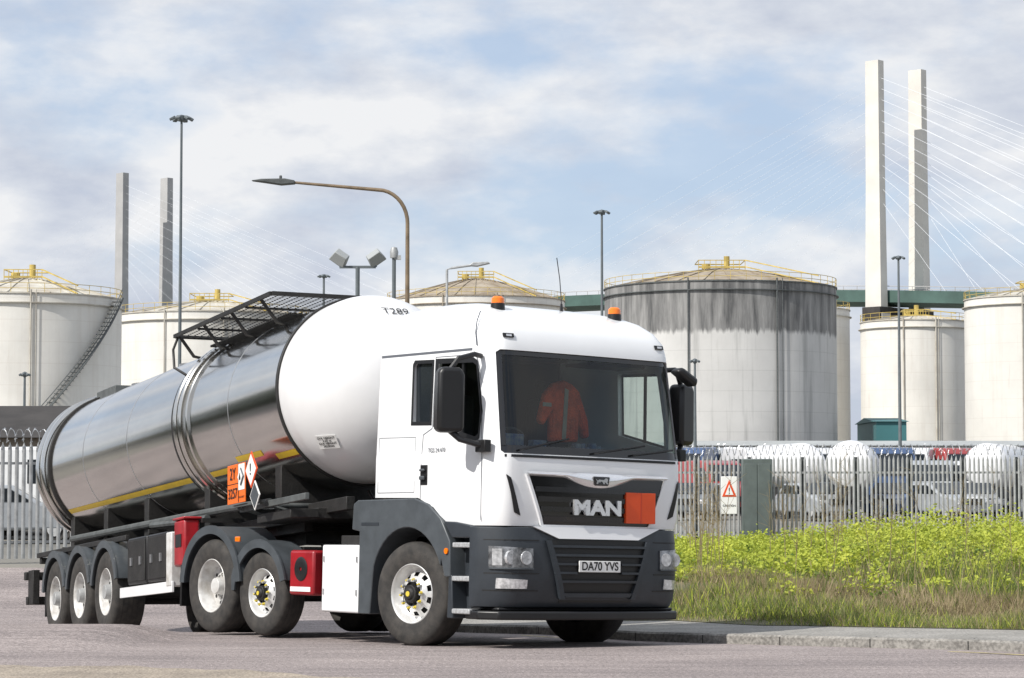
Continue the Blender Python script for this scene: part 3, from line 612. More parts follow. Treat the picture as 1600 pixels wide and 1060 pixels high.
def patch(S,poly,off,th,nu=20,nv=6,single=False):
    b=B(); bl,br_,tr,tl=poly
    def q(u,v,o): 
        y=lerp(lerp(bl[0],br_[0],u),lerp(tl[0],tr[0],u),v); z=lerp(lerp(bl[1],br_[1],u),lerp(tl[1],tr[1],u),v); return (S(max(-1.21,min(1.21,y)),z)+o,y,z)
    b.grid(lambda u,v:q(u,v,off+th),nu,nv)
    if single: return b
    b.grid(lambda u,v:q(u,v,off),nu,nv)
    n1=(nu+1)*(nv+1); idx=lambda i,j:j*(nu+1)+i
    bd_=[idx(i,0) for i in range(nu+1)]+[idx(nu,j) for j in range(1,nv+1)]+[idx(i,nv) for i in range(nu-1,-1,-1)]+[idx(0,j) for j in range(nv-1,0,-1)]
    for i in range(len(bd_)): a_,c_=bd_[i],bd_[(i+1)%len(bd_)]; b.f.append([a_,c_,c_+n1,a_+n1]); b.m.append(0)
    return b
def fpatch(poly,off,th,nu=20,nv=6,single=False): return patch(FX,poly,off,th,nu,nv,single)
fpatch(((-1.125,1.89),(1.125,1.89),(1.095,2.91),(-1.095,2.91)),-.035,.004,24,8,True).obj('windscreen',TR,('glassF',),ang=60,recalc=False)
b=B()
for poly in (((-1.13,1.885),(1.13,1.885),(1.13,1.975),(-1.13,1.975)),((-1.10,2.855),(1.10,2.855),(1.095,2.915),(-1.095,2.915))):
    f=fpatch(poly,-.028,.006,24,1); b.add(f.v,f.f)
for s in(-1,1):
    f=fpatch(((s*1.07,1.97),(s*1.13,1.97),(s*1.10,2.87),(s*1.04,2.87)),-.028,.006,2,8); b.add(f.v,f.f)
b.obj('windscreen_surround',TR,('gloss',))
def pane(poly,y,name,m='glassS'):
    b=B(); b.add([(x,y,z) for x,z in poly],[tuple(range(len(poly)))]); return b.obj(name,TR,(m,),ang=0,recalc=False)
for s in(-1,1):
    pane(SW,s*1.155,'side_window')
    b=B(); cx=sum(p[0] for p in SW)/len(SW); cz=sum(p[1] for p in SW)/len(SW); n_=len(SW)
    o1=[(cx+(x-cx)*1.05,cz+(z-cz)*1.06) for x,z in SW]; i1=[(cx+(x-cx)*.95,cz+(z-cz)*.93) for x,z in SW]
    def yy(z): return s*(hw(z)+.004)
    b.add([(x,yy(z),z) for x,z in o1]+[(x,yy(z),z) for x,z in i1],[(i,(i+1)%n_,n_+(i+1)%n_,n_+i) for i in range(n_)]); b.obj('window_surround',TR,('black',),ang=0,recalc=False)
    b=B(); b.box(.80,.83,s*1.165-.01,s*1.165+.01,2.1,2.82); b.obj('window_divider',TR,('black',),ang=0)
pane(SW2,-1.155,'sleeper_window','vglass')
b=B(); n_=len(SW2); cx,cz=.165,2.53; o1=[(cx+(x-cx)*1.1,cz+(z-cz)*1.06) for x,z in SW2]; i1=[(cx+(x-cx)*.9,cz+(z-cz)*.94) for x,z in SW2]
b.add([(x,-hw(z)-.003,z) for x,z in o1]+[(x,-hw(z)-.003,z) for x,z in i1],[(i,(i+1)%n_,n_+(i+1)%n_,n_+i) for i in range(n_)]); b.obj('sleeper_window_surround',TR,('black',),ang=0,recalc=False)
def seam(pts,name,w=.006,m='ink',s=-1):
    b=B(); 
    for (x0,z0),(x1,z1) in zip(pts[:-1],pts[1:]):
        l=math.hypot(x1-x0,z1-z0); nx_,nz_=-(z1-z0)/l*w,(x1-x0)/l*w
        b.add([(x0+nx_,s*(hw(z0)+.002),z0+nz_),(x0-nx_,s*(hw(z0)+.002),z0-nz_),(x1-nx_,s*(hw(z1)+.002),z1-nz_),(x1+nx_,s*(hw(z1)+.002),z1+nz_)],[(0,1,2,3)])
    return b.obj(name,TR,(m,),ang=0,recalc=False)
seam([(.19,1.46),(.19,1.75),(.21,2.1),(.36,2.16)],'door_seam',.005,'inkg')
seam([(.36,2.16),(.37,2.87),(1.05,2.86),(1.15,2.6)],'door_seam',.004,'inkg')
seam([(1.20,1.25),(1.21,1.9),(1.18,2.3)],'door_seam',.004,'inkg')
seam([(-.60,2.925),(.98,2.915)],'roof_seam',.013,'inkg')
seam([(-.57,1.53),(.08,1.53),(.08,2.08),(-.57,2.09),(-.57,1.53)],'locker_seam',.003,'inkg')
b=B(); pts=[(float(np.interp(z,[2.95,3.3],[1.05,.95])),-hw(z)-.001,z) for z in (2.95,3.08,3.2,3.3)]
b.tube(pts,.006,4); b.obj('roof_seam',TR,('inkg',))
b=B(); b.box(.19,.31,-1.228,-1.215,1.60,1.80); b.obj('handle_recess',TR,('black',),bevel=.015)
b=B(); b.box(.21,.29,-1.26,-1.235,1.65,1.69); b.box(.21,.29,-1.26,-1.235,1.735,1.76); b.obj('door_handle',TR,('grey2',),bevel=.01)
text('door_lettering','TGS 24.470',.062,frame((.46,-1.2235,1.94),(1,0,0),(0,0,1)),TR,'inkg',.001,.0)
# grille
fpatch(((-.66,1.215),(.66,1.215),(.86,1.70),(-.86,1.70)),.004,.012,20,6).obj('grille',TR,('gloss',),ang=40)
b=B()
for i in range(4):
    z=1.25+i*.095; w=.66+.2*(z-1.215)/.485*.9; f=fpatch(((-w,z),(w,z),(w,z+.05),(-w,z+.05)),.017,.014,20,1); b.add(f.v,f.f)
b.obj('grille_bars',TR,('slat',),ang=40)
b=B()
for s in (-1,1):
    f=fpatch(((s*.655,1.205),(s*.685,1.205),(s*.89,1.70),(s*.86,1.70)),.0,.03,1,6); b.add(f.v,f.f)
f=fpatch(((-.68,1.195),(.68,1.195),(.68,1.218),(-.68,1.218)),.0,.03,20,1); b.add(f.v,f.f)
b.obj('grille_frame',TR,('white',),ang=40)
b=B()
def ch(u,v,o):
    y=-.88+1.76*u; c=max(0,1-(abs(y)/.42)**1.6)
    zt=1.728; zb=1.672-.095*c+.015*abs(y); z=lerp(zb,zt,v); return (FX(y,z)+o+.035*math.sin(math.pi*v),y,z)
b.grid(lambda u,v:ch(u,v,.022),48,6); b.obj('chrome_bar',TR,('chrome',),ang=60,recalc=False)
ex=FX(0,1.64)+.072; b=B(); b.prism([(-.085,1.61),(.085,1.61),(.105,1.70),(-.105,1.70)],ex-.03,ex,'yz'); b.obj('emblem_plate',TR,('gloss',),bevel=.012)
lion=[(-.11,1.612),(-.085,1.612),(-.07,1.640),(-.045,1.630),(-.03,1.648),(.0,1.640),(.02,1.612),(.045,1.612),(.035,1.640),(.06,1.632),(.085,1.612),(.105,1.614),(.085,1.640),(.098,1.655),(.10,1.675),(.08,1.690),(.055,1.688),(.03,1.668),(-.02,1.668),(-.06,1.672),(-.085,1.655),(-.115,1.675),(-.12,1.668),(-.095,1.645)]
lion=[(y_*.68,1.655+(z_-1.65)*.72) for y_,z_ in lion]
b=B(); b.prism(lion,ex+.001,ex+.005,'yz'); b.obj('emblem',TR,('alu',),ang=0)
gx_=FX(0,1.38)+.035
text('maker_lettering','MAN',.195,frame((gx_+.008,-.03,1.385),(0,1,0),(0,0,1)),TR,'chrome',.012,.009,1.4)
b=B(); b.box(gx_-.03,gx_+.012,.335,.715,1.25,1.555); hp=b.obj('hazard_plate',TR,('redor',),bevel=.004); b=B(); b.box(gx_+.012,gx_+.0135,.523,.527,1.25,1.555); b.obj('plate_fold',hp,('red',))
for s in(-1,1):
    fpatch(((s*1.0,1.33),(s*.93,1.30),(s*1.05,1.66),(s*1.09,1.69)),.002,.01,4,6).obj('corner_vent',TR,('black',),ang=40)
fpatch(((-1.1,1.86),(1.1,1.86),(1.1,1.885),(-1.1,1.885)),.001,.006,24,1).obj('scuttle_trim',TR,('black',))
for (y0,z0,y1,z1) in((-.95,1.93,-.35,2.06),(-.05,1.93,.62,2.03),(.45,1.93,1.0,2.0)):
    b=B(); pts=[(FX(lerp(y0,y1,t),lerp(z0,z1,t))+.012,lerp(y0,y1,t),lerp(z0,z1,t)) for t in np.linspace(0,1,6)]; b.tube(pts,.010,5); b.obj('wiper',TR,('black',))
# ---- bumper
bz=[.42,.5,.7,.9,1.08,1.19]; bxf=[1.42,1.48,1.51,1.51,1.50,1.48]
def BX(y,z):
    t=min(1,abs(y)/1.24); return float(np.interp(z,bz,bxf))-.045*t*t-.30*max(0,(t-.74)/.26)**2.2
def bpatch(poly,off,th,nu=16,nv=4): return patch(BX,poly,off,th,nu,nv)
vs=[];fs=[];ts=np.array([-1,-.98,-.95,-.92,-.88,-.83,-.78,-.74,-.6,-.4,-.2,0,.2,.4,.6,.74,.78,.83,.88,.92,.95,.98,1])*1.24; N=len(ts)+2
for z in bz: vs+=[(BX(y,z),y,z) for y in ts]+[(1.06,1.24,z),(1.06,-1.24,z)]
for k in range(len(bz)-1):
    for i in range(N): fs.append((k*N+i,k*N+(i+1)%N,(k+1)*N+(i+1)%N,(k+1)*N+i))
fs+=[tuple(range(N))[::-1],tuple(range((len(bz)-1)*N,len(bz)*N))]
b=B(); b.add(vs,fs); bump=b.obj('bumper',TR,('grey',),ang=35,bevel=.008)
bpatch(((-.50,1.085),(.50,1.085),(.80,1.20),(-.80,1.20)),.002,.028,20,3).obj('lower_cab_panel',TR,('white',),ang=40)
bpatch(((-.45,.47),(.45,.47),(.62,1.075),(-.62,1.075)),.004,.006).obj('lower_grille',bump,('ink',))
b=B()
for i in range(5):
    z=.66+i*.085
    if i in(1,2): 
        for (u,v) in((-.55,-.29),(.27,.55)): f=bpatch(((u,z),(v,z),(v,z+.022),(u,z+.022)),.011,.03,6,1); b.add(f.v,f.f)
    else:
        w=.49+.028*i; f=bpatch(((-w,z),(w,z),(w,z+.024),(-w,z+.024)),.011,.03,16,1); b.add(f.v,f.f)
f=bpatch(((-.40,.52),(.40,.52),(.44,.56),(-.44,.56)),.017,.02,16,1); b.add(f.v,f.f)
f=bpatch(((-.47,.50),(-.41,.50),(-.60,1.07),(-.645,1.07)),.008,.035,2,4); b.add(f.v,f.f); f=bpatch(((.41,.50),(.47,.50),(.645,1.07),(.60,1.07)),.008,.035,2,4); b.add(f.v,f.f)
b.obj('grille_bars',bump,('grey',))
for s in(-1,1):
    b=B()
    for (z0,z1) in((.74,.752),(.575,.587),(1.06,1.07)): f=bpatch(((min(s*.72,s*1.2),z0),(max(s*.72,s*1.2),z0),(max(s*.72,s*1.2),z1),(min(s*.72,s*1.2),z1)),.0,.004,8,1); b.add(f.v,f.f)
    b.obj('panel_joint',bump,('ink',),ang=0)
for s in(-1,1):
    y0,y1=sorted((s*1.175,s*.80))
    hl=bpatch(((y0,.80),(y1,.80),(y1,.985 if s<0 else 1.005),(y0,1.005 if s<0 else .985)),.003,.014,10,3).obj('headlight',bump,('lensD',),ang=40)
    for yc,r in((s*.88,.072),(s*1.03,.072)):
        b=B(); x=BX(yc,.89)+.016; b.cyl((x-.02,yc,.895),(x+.006,yc,.895),r,r*.9,n=20); b.obj('lamp',hl,('lens',))
    f=bpatch(((min(s*1.10,s*1.16),.82),(max(s*1.10,s*1.16),.82),(max(s*1.10,s*1.16),.98),(min(s*1.10,s*1.16),.98)),.016,.006,3,1); f.obj('indicator',hl,('lens',))
    bpatch(((y0,.785),(y1,.785),(y1,.80),(y0,.80)),.008,.02,8,1).obj('headlight_trim',hl,('grey2',))
    y0,y1=sorted((s*1.13,s*.86)); bpatch(((y0,.60),(y1,.60),(y1,.685),(y0,.70)),.003,.012,8,2).obj('fog_lamp',bump,('lens',),ang=40)
px_=BX(0,.82)+.03
b=B(); b.box(px_,px_+.012,-.27,.25,.765,.875); b.obj('number_plate',TR,('plate',),bevel=.004)
text('plate_lettering','DA70 YVS',.114,frame((px_+.014,-.01,.820),(0,1,0),(0,0,1)),TR,'ink',.001,.002,.93)
b=B(); b.prism([(.95,-1.2),(1.2,-1.24),(1.4,-1.12),(1.5,-.8),(1.52,0),(1.5,.8),(1.4,1.12),(1.2,1.24),(.95,1.2)],.30,.385,'xy'); b.box(.9,1.36,-1.1,1.1,.385,.42); b.obj('valance',TR,('black',),bevel=.02)
for s in(-1,1):
    b=B(); ya,yb=sorted((s*1.06,s*.75)); b.prism([(.66,.40),(1.08,.34),(1.08,1.2),(.60,1.235),(.70,1.0)],ya,yb)
    ya,yb=sorted((s*1.235,s*1.0)); b.prism([(.62,1.24),(.76,1.08),(1.08,1.08),(1.08,1.2),(.8,1.235)],ya,yb); b.prism([(.72,.72),(.77,.72),(.80,.30),(.70,.30)],ya,yb); b.obj('step_well',TR,('grey',),bevel=.01)
for z in(.345,.66,.985):
    for s in(-1,1):
        b=B(); ya,yb=sorted((s*1.0,s*1.235)); b.box(.77,1.07,ya,yb,z,z+.05); b.obj('step',TR,('tread',),bevel=.01)
for s in(-1,1):
    b=B(); y0,y1=sorted((s*.86,s*1.245)); P=[(-1.0,1.16),(-.98,1.42),(-.90,1.46),(.12,1.47),(.36,1.41),(.58,1.27),(.74,1.05),(.76,.70),(.66,.70),(.60,.86)]
    P+=[(.64*math.cos(t)+.0,.54+.64*math.sin(t)) for t in np.linspace(.42,2.75,16)]+[(-.64,.30),(-.86,.30),(-.86,1.14)]
    b.prism(P,y0,y1); b.obj('wheel_arch',TR,('grey2',),bevel=.018)
    b=B(); b.box(-.82,-.5,s*1.246-.003,s*1.246+.003,1.20,1.23); b.obj('side_marker',TR,('grey',),ang=0)
b=B(); b.box(-1.60,-.88,-1.22,-.55,.30,1.0); fb=b.obj('fuel_box',TR,('white',),bevel=.02)
for x in(-1.555,-.93):
    for z in(.48,.82): b=B(); b.box(x,x+.015,-1.232,-1.222,z,z+.06); b.obj('latch',fb,('alu',))
b=B(); b.box(-2.28,-1.80,-1.20,-1.0,.46,.94); rb=b.obj('red_equipment_box',TR,('red',),bevel=.03)
b=B(); b.lathe([(-1.21,.02),(-1.215,.11),(-1.205,.13)],(-2.04,0,.74),'y',20); b.obj('box_dial',rb,('black',))
b=B(); b.box(-2.24,-1.84,-1.208,-1.203,.50,.55); b.obj('box_strip',rb,('plate',))
b=B(); b.box(-1.5,-.7,-1.05,-.4,1.0,1.1); b.box(-1.78,-1.62,-1.1,-.5,.45,1.0); b.cyl((-1.68,-1.12,.5),(-1.68,-1.12,.98),.03,n=8)
for s in(-1,1): b.box(-4.75,1.1,s*.40-.04,s*.40+.04,.70,.98)
b.box(-4.75,-4.6,-.42,.42,.72,.96); b.box(-.9,.9,-.5,.5,.6,1.4); b.box(-3.0,-1.1,-.35,.35,.98,1.03); b.cyl((-1.4,.5,.6),(-1.4,1.1,.6),.28,n=20)
b.cyl((-3.9,-1,.52),(-3.9,1,.52),.12,n=12); b.cyl((-2.89,-1,.46),(-2.89,1,.46),.09,n=12); b.cyl((0,-.9,.5),(0,.9,.5),.08,n=12)
b.cyl((-2.3,-.75,.62),(-1.7,-.75,.62),.17,n=18)
for x in(-4.2,-3.4,-2.5): b.cyl((x,-.62,.5),(x,-.62,.9),.13,n=14)
b.obj('chassis_frame',TR,('chassis',),bevel=.01)
b=B(); b.cyl((-.86,.35,1.0),(-.86,.35,2.7),.10,n=16); b.obj('exhaust_stack',TR,('chassis',))
b=B(); b.box(-.78,-.70,-.9,.9,1.5,1.62); b.obj('rear_cab_beam',TR,('chassis',))
for i,y in enumerate((-.25,-.1,.1)):
    b=B(); b.tube([(-.72,y,1.75),(-1.0,y,1.35),(-1.5,y*1.1,1.25),(-2.1,y,1.5),(-2.2,y,1.6)],.018,6); b.obj('air_line',TR,(('black','brown','black')[i],))
b=B(); b.lathe([(0,.01),(0,.52),(.05,.54),(.05,.01)],(-3.54,0,1.16),'z',32); b.box(-3.9,-3.2,-.42,.42,1.0,1.16); b.obj('fifth_wheel',TR,('chassis',))
def fender(parent,cx,cz,r,y0,y1,a0=8,a1=172,name='fender',m='grey2'):
    b=B(); b.arc((cx,cz),r,r+.035,rad(a0),rad(a1),y0,y1,22)
    s=-1 if y0<0 else 1
    ya=min(y0,y1) if s<0 else max(y0,y1)
    b.arc((cx,cz),r-.05,r+.045,rad(a0),rad(a1),ya-.012,ya+.012,22)
    return b.obj(name,parent,(m,),ang=40)
for s in(-1,1):
    y0,y1=sorted((s*.62,s*1.24)); fender(TR,-3.905,.53,.63,y0,y1,5,178); y0,y1=sorted((s*.86,s*1.22)); fender(TR,-2.89,.47,.54,y0,y1,15,178)
b=B(); b.box(-4.62,-4.58,-1.22,-.62,.28,.75); b.obj('mud_flap',TR,('black',))
b=B(); b.box(-3.35,-3.25,-1.26,-1.235,1.02,1.08); b.obj('side_marker',TR,('amber',),bevel=.01)
b=B(); b.cyl((.70,-1.25,.95),(.70,-1.262,.95),.03,n=12); b.obj('side_marker',TR,('amber',))
# ---- wheels
def tyre(parent,x,y,r,w,s,kind,z=None,steer=0):
    z=r if z is None else z; rr=r*.565; made=[]
    def reg(o): made.append(o); return o
    pr=[(0.012,rr*.98),(0.0,rr*1.03),(-.012,rr*1.2),(-.018,r*.80),(-.008,r*.93),(.012,r*.975),(.04,r),(.5*w,r+.002),(w-.04,r),(w-.012,r*.975),(w+.008,r*.93),(w+.012,r*.8),(w-.02,rr)]
    b=B(); b.lathe([(s*-1*a_,q) for a_,q in pr],(x,y,z),'y',56)
    o=reg(b.obj('wheel',parent,('tyre',),ang=50))
    b=B()
    for g in(.25,.42,.58,.75): b.lathe([(-s*(g*w-.004),r+.0035),(-s*(g*w+.004),r+.0035)],(x,y,z),'y',56)
    reg(b.obj('tread_groove',o,('ink',),ang=0,recalc=False))
    b=B(); out=[(.004,rr*1.03),(-.004,rr*1.0),(.010,rr*.95),(.03,rr*.93)]
    if kind=='deep': out+=[(.10,rr*.88),(.16,rr*.84),(.165,rr*.60),(.15,rr*.5)]
    elif kind=='trail': out+=[(.07,rr*.87),(.10,rr*.82),(.10,rr*.55)]
    else: out+=[(.09,rr*.86),(.10,rr*.80)]
    b.lathe([(-s*a_,q) for a_,q in out],(x,y,z),'y',56)
    if kind=='front':
        N=80; rs=[.80,.74,.60,.54,.42]; dy=[.10,.085,.055,.035,.01]
        vs=[];fs=[]
        for q,d_ in zip(rs,dy):
            for i in range(N): t=2*math.pi*i/N; vs.append((x+rr*q*math.cos(t),y-s*d_,z+rr*q*math.sin(t)))
        for k in range(4):
            for i in range(N):
                if k==1 and (i%8) in(2,3,4,5): continue
                fs.append((k*N+i,k*N+(i+1)%N,(k+1)*N+(i+1)%N,(k+1)*N+i))
        b.add(vs,fs); reg(b.obj('rim',o,('rims',),ang=50))
        b=B(); b.cyl((x,y-s*.16,z),(x,y-s*.13,z),rr*.82,n=32); reg(b.obj('dark_backing',o,('ink',)))  # black backing disc: the shade behind the hand holes put into its colour
        b=B(); b.cyl((x,y-s*.05,z),(x,y+s*.03,z),rr*.34,rr*.30,n=24); b.cyl((x,y+s*.03,z),(x,y+s*.05,z),rr*.22,rr*.16,n=20); reg(b.obj('hub',o,('chassis',),bevel=.004))
        b=B()
        for i in range(10):
            t=2*math.pi*i/10; c,s_=rr*.47*math.cos(t),rr*.47*math.sin(t); b.cyl((x+c,y-s*.03,z+s_),(x+c,y+s*.022,z+s_),.013,n=8)
        reg(b.obj('wheel_nuts',o,('galv',)))
        b=B()
        for i in range(10):
            t2=2*math.pi*i/10+.1; c2,s2=rr*.49*math.cos(t2),rr*.49*math.sin(t2); b.cyl((x+c2,y+s*.0,z+s2),(x+c2,y+s*.026,z+s2),.020,.010,n=5)
        reg(b.obj('nut_indicators',o,('yellowd',)))
        b=B(); b.cyl((x,y+s*.05,z),(x,y+s*.056,z),rr*.09,n=16); reg(b.obj('hub_cap',o,('yellowd',)))
    else:
        d0=.165 if kind=='deep' else .10
        b.cyl((x,y-s*(d0+.01),z),(x,y-s*(d0+.0),z),rr*.86,n=40); reg(b.obj('rim',o,('rimw',),ang=50))
        b=B(); N_=10
        for i in range(N_):
            t=2*math.pi*i/N_; c,s_=rr*.68*math.cos(t),rr*.68*math.sin(t); b.cyl((x+c,y-s*d0,z+s_),(x+c,y-s*(d0-.003),z+s_),rr*.075,n=10)
        reg(b.obj('rim_holes',o,('ink',)))
        b=B(); b.cyl((x,y-s*d0,z),(x,y-s*(d0-.12),z),rr*.36,rr*.30,n=24)
        for i in range(10): t=2*math.pi*i/10; c,s_=rr*.45*math.cos(t),rr*.45*math.sin(t); b.cyl((x+c,y-s*d0,z+s_),(x+c,y-s*(d0-.03),z+s_),.014,n=6)
        reg(b.obj('hub',o,('rimw' if kind=='deep' else 'galv',),bevel=.004))
    if steer:
        c=Vector((x,y-s*w*.5,z)); Mx=Matrix.Translation(c)@Matrix.Rotation(rad(steer),4,'Z')@Matrix.Translation(-c)
        for q in made: q.data.transform(Mx)
    return o
for s in(-1,1):
    tyre(TR,0,s*1.19,.52,.30,s,'front',steer=9); tyre(TR,-2.89,s*1.17,.465,.27,s,'front',steer=2); tyre(TR,-3.905,s*1.22,.525,.28,s,'deep'); tyre(TR,-3.905,s*.90,.525,.28,s,'deep')
# ---- mirrors
for s in(-1,1):
    mx=1.10 if s<0 else 1.07; my=1.535 if s<0 else 1.44
    mt=Matrix.Translation((mx,s*my,0))@Matrix.Rotation(rad(s*20),4,'Z')
    b=B(); b.T=mt; b.prism([(-.135,2.12),(-.11,2.08),(.11,2.08),(.135,2.13),(.135,2.64),(.10,2.71),(-.10,2.71),(-.13,2.65)],-.09,.09,'yz'); mh=b.obj('mirror_housing',TR,('black',),bevel=.04,seg=3)
    b=B(); b.T=mt; b.box(-.096,-.092,-.10,.10,2.15,2.62); b.obj('mirror_glass',mh,('mirror',))
    b=B(); b.tube([(1.12,s*1.18,2.84),(1.15,s*1.28,2.85),(mx+.03,s*(my-.08),2.80),(mx,s*my,2.68)],.026,8); b.obj('mirror_arm',TR,('black',))
    b=B(); b.tube([(mx,s*my,2.11),(mx+.07,s*(my-.08),2.02),(1.28,s*1.2,1.95)],.03,8); b.obj('mirror_arm',TR,('black',))
    b=B(); b.box(1.18,1.34,s*1.24-.04,s*1.24+.04,1.90,2.02); b.obj('mirror_bracket',TR,('black',),bevel=.01)
b=B(); b.T=Matrix.Translation((1.28,1.30,2.77))@Matrix.Rotation(rad(-28),4,'X'); b.prism([(-.16,-.035),(.14,-.045),(.12,.045),(-.12,.045)],-.08,.08,'yz'); b.obj('kerb_mirror',TR,('black',),bevel=.03)
for s in(-1,1):
    bx,by=.80,s*.75; bzz=3.375
    b=B(); b.cyl((bx,by,bzz-.05),(bx,by,bzz+.035),.075,.07,n=20); bb=b.obj('beacon',TR,('black',))
    b=B(); b.lathe([(.035,.066),(.085,.064),(.105,.045),(.11,.01)],(bx,by,bzz),'z',20); b.obj('beacon_lens',bb,('amber',))
    rm=fpatch(((s*1.02,3.03),(s*.90,3.03),(s*.90,3.07),(s*1.02,3.07)),.002,.012,4,1).obj('roof_marker',TR,('black',)); fpatch(((s*.99,3.04),(s*.93,3.04),(s*.93,3.06),(s*.99,3.06)),.015,.004,3,1).obj('marker_lens',rm,('lens',))
b=B(); b.cyl((.55,.25,3.42),(.55,.25,3.5),.02,.012,n=8); b.tube([(.55,.25,3.5),(.53,.24,3.75),(.50,.22,3.98)],.005,5); b.obj('antenna',TR,('black',))
# ---- interior
b=B(); b.box(.85,1.30,-1.08,1.08,1.64,1.93); b.box(-.55,.9,-1.1,1.1,1.63,1.66); b.box(.2,.9,-.25,.25,1.66,1.9); b.obj('dashboard',TR,('int',),bevel=.04)
for y in(-.62,.62):
    b=B(); b.box(-.1,.4,y-.25,y+.25,1.85,2.0); b.box(-.22,-.06,y-.25,y+.25,1.95,2.55); b.box(-.2,-.1,y-.14,y+.14,2.55,2.75); b.obj('seat',TR,('int',),bevel=.05)
b=B(); b.tube([(.80+.07*math.cos(t),-.62+.22*math.sin(t),2.02+.2*math.cos(t)*.75) for t in np.linspace(0,6.283,25)],.017,6); b.obj('steering_wheel',TR,('black',))
b=B(); b.box(-.58,-.54,-1.1,1.1,1.7,3.1); b.obj('rear_lining',TR,('int',))
for u in(-.85,.15): b=B(); b.box(.75,1.18,u,u+.70,2.83,2.86); b.obj('sun_visor',TR,('int',),bevel=.01)
J=[(-.02,2.74),(.10,2.70),(.20,2.62),(.33,2.30),(.35,2.12),(.27,2.10),(.20,2.30),(.19,2.06),(-.20,2.05),(-.20,2.35),(-.30,2.22),(-.36,2.28),(-.28,2.58),(-.16,2.70)]
def build_jacket(cy,x0,sc_):
    J2=[(a*sc_+cy,2.70+(c-2.74)*sc_) for a,c in J]
    b=B(); b.prism(J2,x0,x0+.09,'yz'); jk=b.obj('hanging_jacket',TR,('hivis',),bevel=.03,seg=3,label='orange hi-vis jacket hanging in the cab')
    b=B(); b.prism([(cy-.05,2.1),(cy-.0,2.1),(cy+.03,2.6),(cy-.02,2.62)],x0+.092,x0+.096,'yz'); b.box(x0+.092,x0+.096,cy-.30,cy-.19,2.42,2.46); b.obj('reflective_band',jk,('silverc',),ang=0)
build_jacket(.17,.66,.92)
for (x0,x1,y0,y1,z1) in((1.08,1.2,-.95,-.70,2.10),(1.1,1.2,-.58,-.42,2.05)):
    b=B(); b.box(x0,x1,y0,y1,1.94,z1); b.obj('dash_papers',TR,('blue',),bevel=.01)
for i in range(5): y=.0+.07*i+random.uniform(-.02,.02); b=B(); b.box(1.08,1.18,y-.03,y+.03,1.935,2.0+random.uniform(0,.06)); b.obj('dash_clutter',TR,('blue',),bevel=.015)
# ================================================================== TRAILER
RM=pose(.4362,.0780,.0183,(-2.21,27.44,-.05)); 
TL=thing('tank_trailer','polished steel tank trailer with white front end and yellow stripe','trailer',mat4=RM)
ZC=2.5145; R=1.03
b=B(); b.lathe([(-9.42,.02),(-9.40,.4),(-9.32,.75),(-9.15,.98),(-8.99,R)]+[(x,R) for x in np.linspace(-8.9,1.535,20)],(0,0,ZC),'x',96); b.obj('tank_shell',TL,('steel',),ang=60)
b=B(); prof=[(1.53,R-.004),(1.75,R-.004)]
for i in range(1,17):
    t=i/16*math.pi/2; prof.append((1.75+.86*math.sin(t)**1.15,(R-.004)*math.cos(t)**.80+.003))
b.lathe(prof,(0,0,ZC),'x',96); b.obj('tank_front_head',TL,('whiteD',),ang=60,label='white domed front end of the tank')
def hoop(x,w,t,m,name='tank_ring'):
    b=B(); b.lathe([(x-w/2,R),(x-w/2,R+t*.7),(x-w*.35,R+t),(x+w*.35,R+t),(x+w/2,R+t*.7),(x+w/2,R)],(0,0,ZC),'x',96); return b.obj(name,TL,(m,),ang=30)
hoop(1.53,.05,.022,'chassis'); hoop(-2.12,.10,.06,'steel'); hoop(-1.93,.10,.06,'steel'); hoop(-1.72,.05,.03,'steel'); hoop(-2.30,.05,.03,'chassis')
hoop(-9.0,.08,.07,'steel'); hoop(-8.72,.08,.07,'steel'); hoop(-8.45,.05,.035,'chassis')
for x in(-6.6,-4.4,-.2): hoop(x,.014,.004,'alu','weld_seam')
def cpatch(x0,x1,a0,a1,off,name,m):
    b=B(); b.grid(lambda u,v:(lerp(x0,x1,u),-(R+off)*math.cos(rad(lerp(a0,a1,v))),ZC+(R+off)*math.sin(rad(lerp(a0,a1,v)))),2,4); return b.obj(name,TL,(m,),ang=60,recalc=False)
for (x0,x1,a0,w_) in((-8.3,-2.4,-42,2.1),(-1.6,-.85,-42,2.1),(.80,1.45,-41,2.1),(-.45,.45,-36,2.0)): cpatch(x0,x1,a0-w_,a0+w_,.004,'yellow_stripe','yellow')
def headpt(a,t):
    x=1.75+.86*math.sin(t)**1.15; r=(R-.004)*math.cos(t)**.8; return Vector((x,-r*math.cos(rad(a)),ZC+r*math.sin(rad(a))))
def headframe(a,t,off):
    du=(headpt(a+4,t)-headpt(a-4,t)).normalized(); dr=(headpt(a,t-.05)-headpt(a,t+.05)).normalized(); nrm=du.cross(dr)
    if nrm.x<0: nrm=-nrm
    p=headpt(a,t)+nrm*off
    upv=Vector((0,0,1)); uy=(upv-nrm*upv.dot(nrm)).normalized(); ux=uy.cross(nrm); return frame(p,ux,uy)
text('tank_number','T289',.15,headframe(92,.80,.010),TL,'ink',.001,-.001)
fm=headframe(-43,.50,.006)
b=B(); b.T=fm; b.box(-.13,.13,-.085,.085,-.003,.001); b.obj('height_label',TL,('plate',))
text('height_lettering','O/A HEIGHT\n3.65 m\nO/A HEIGHT\n3650mm',.040,fm@Matrix.Translation((0,0,.004)),TL,'ink',.0008)
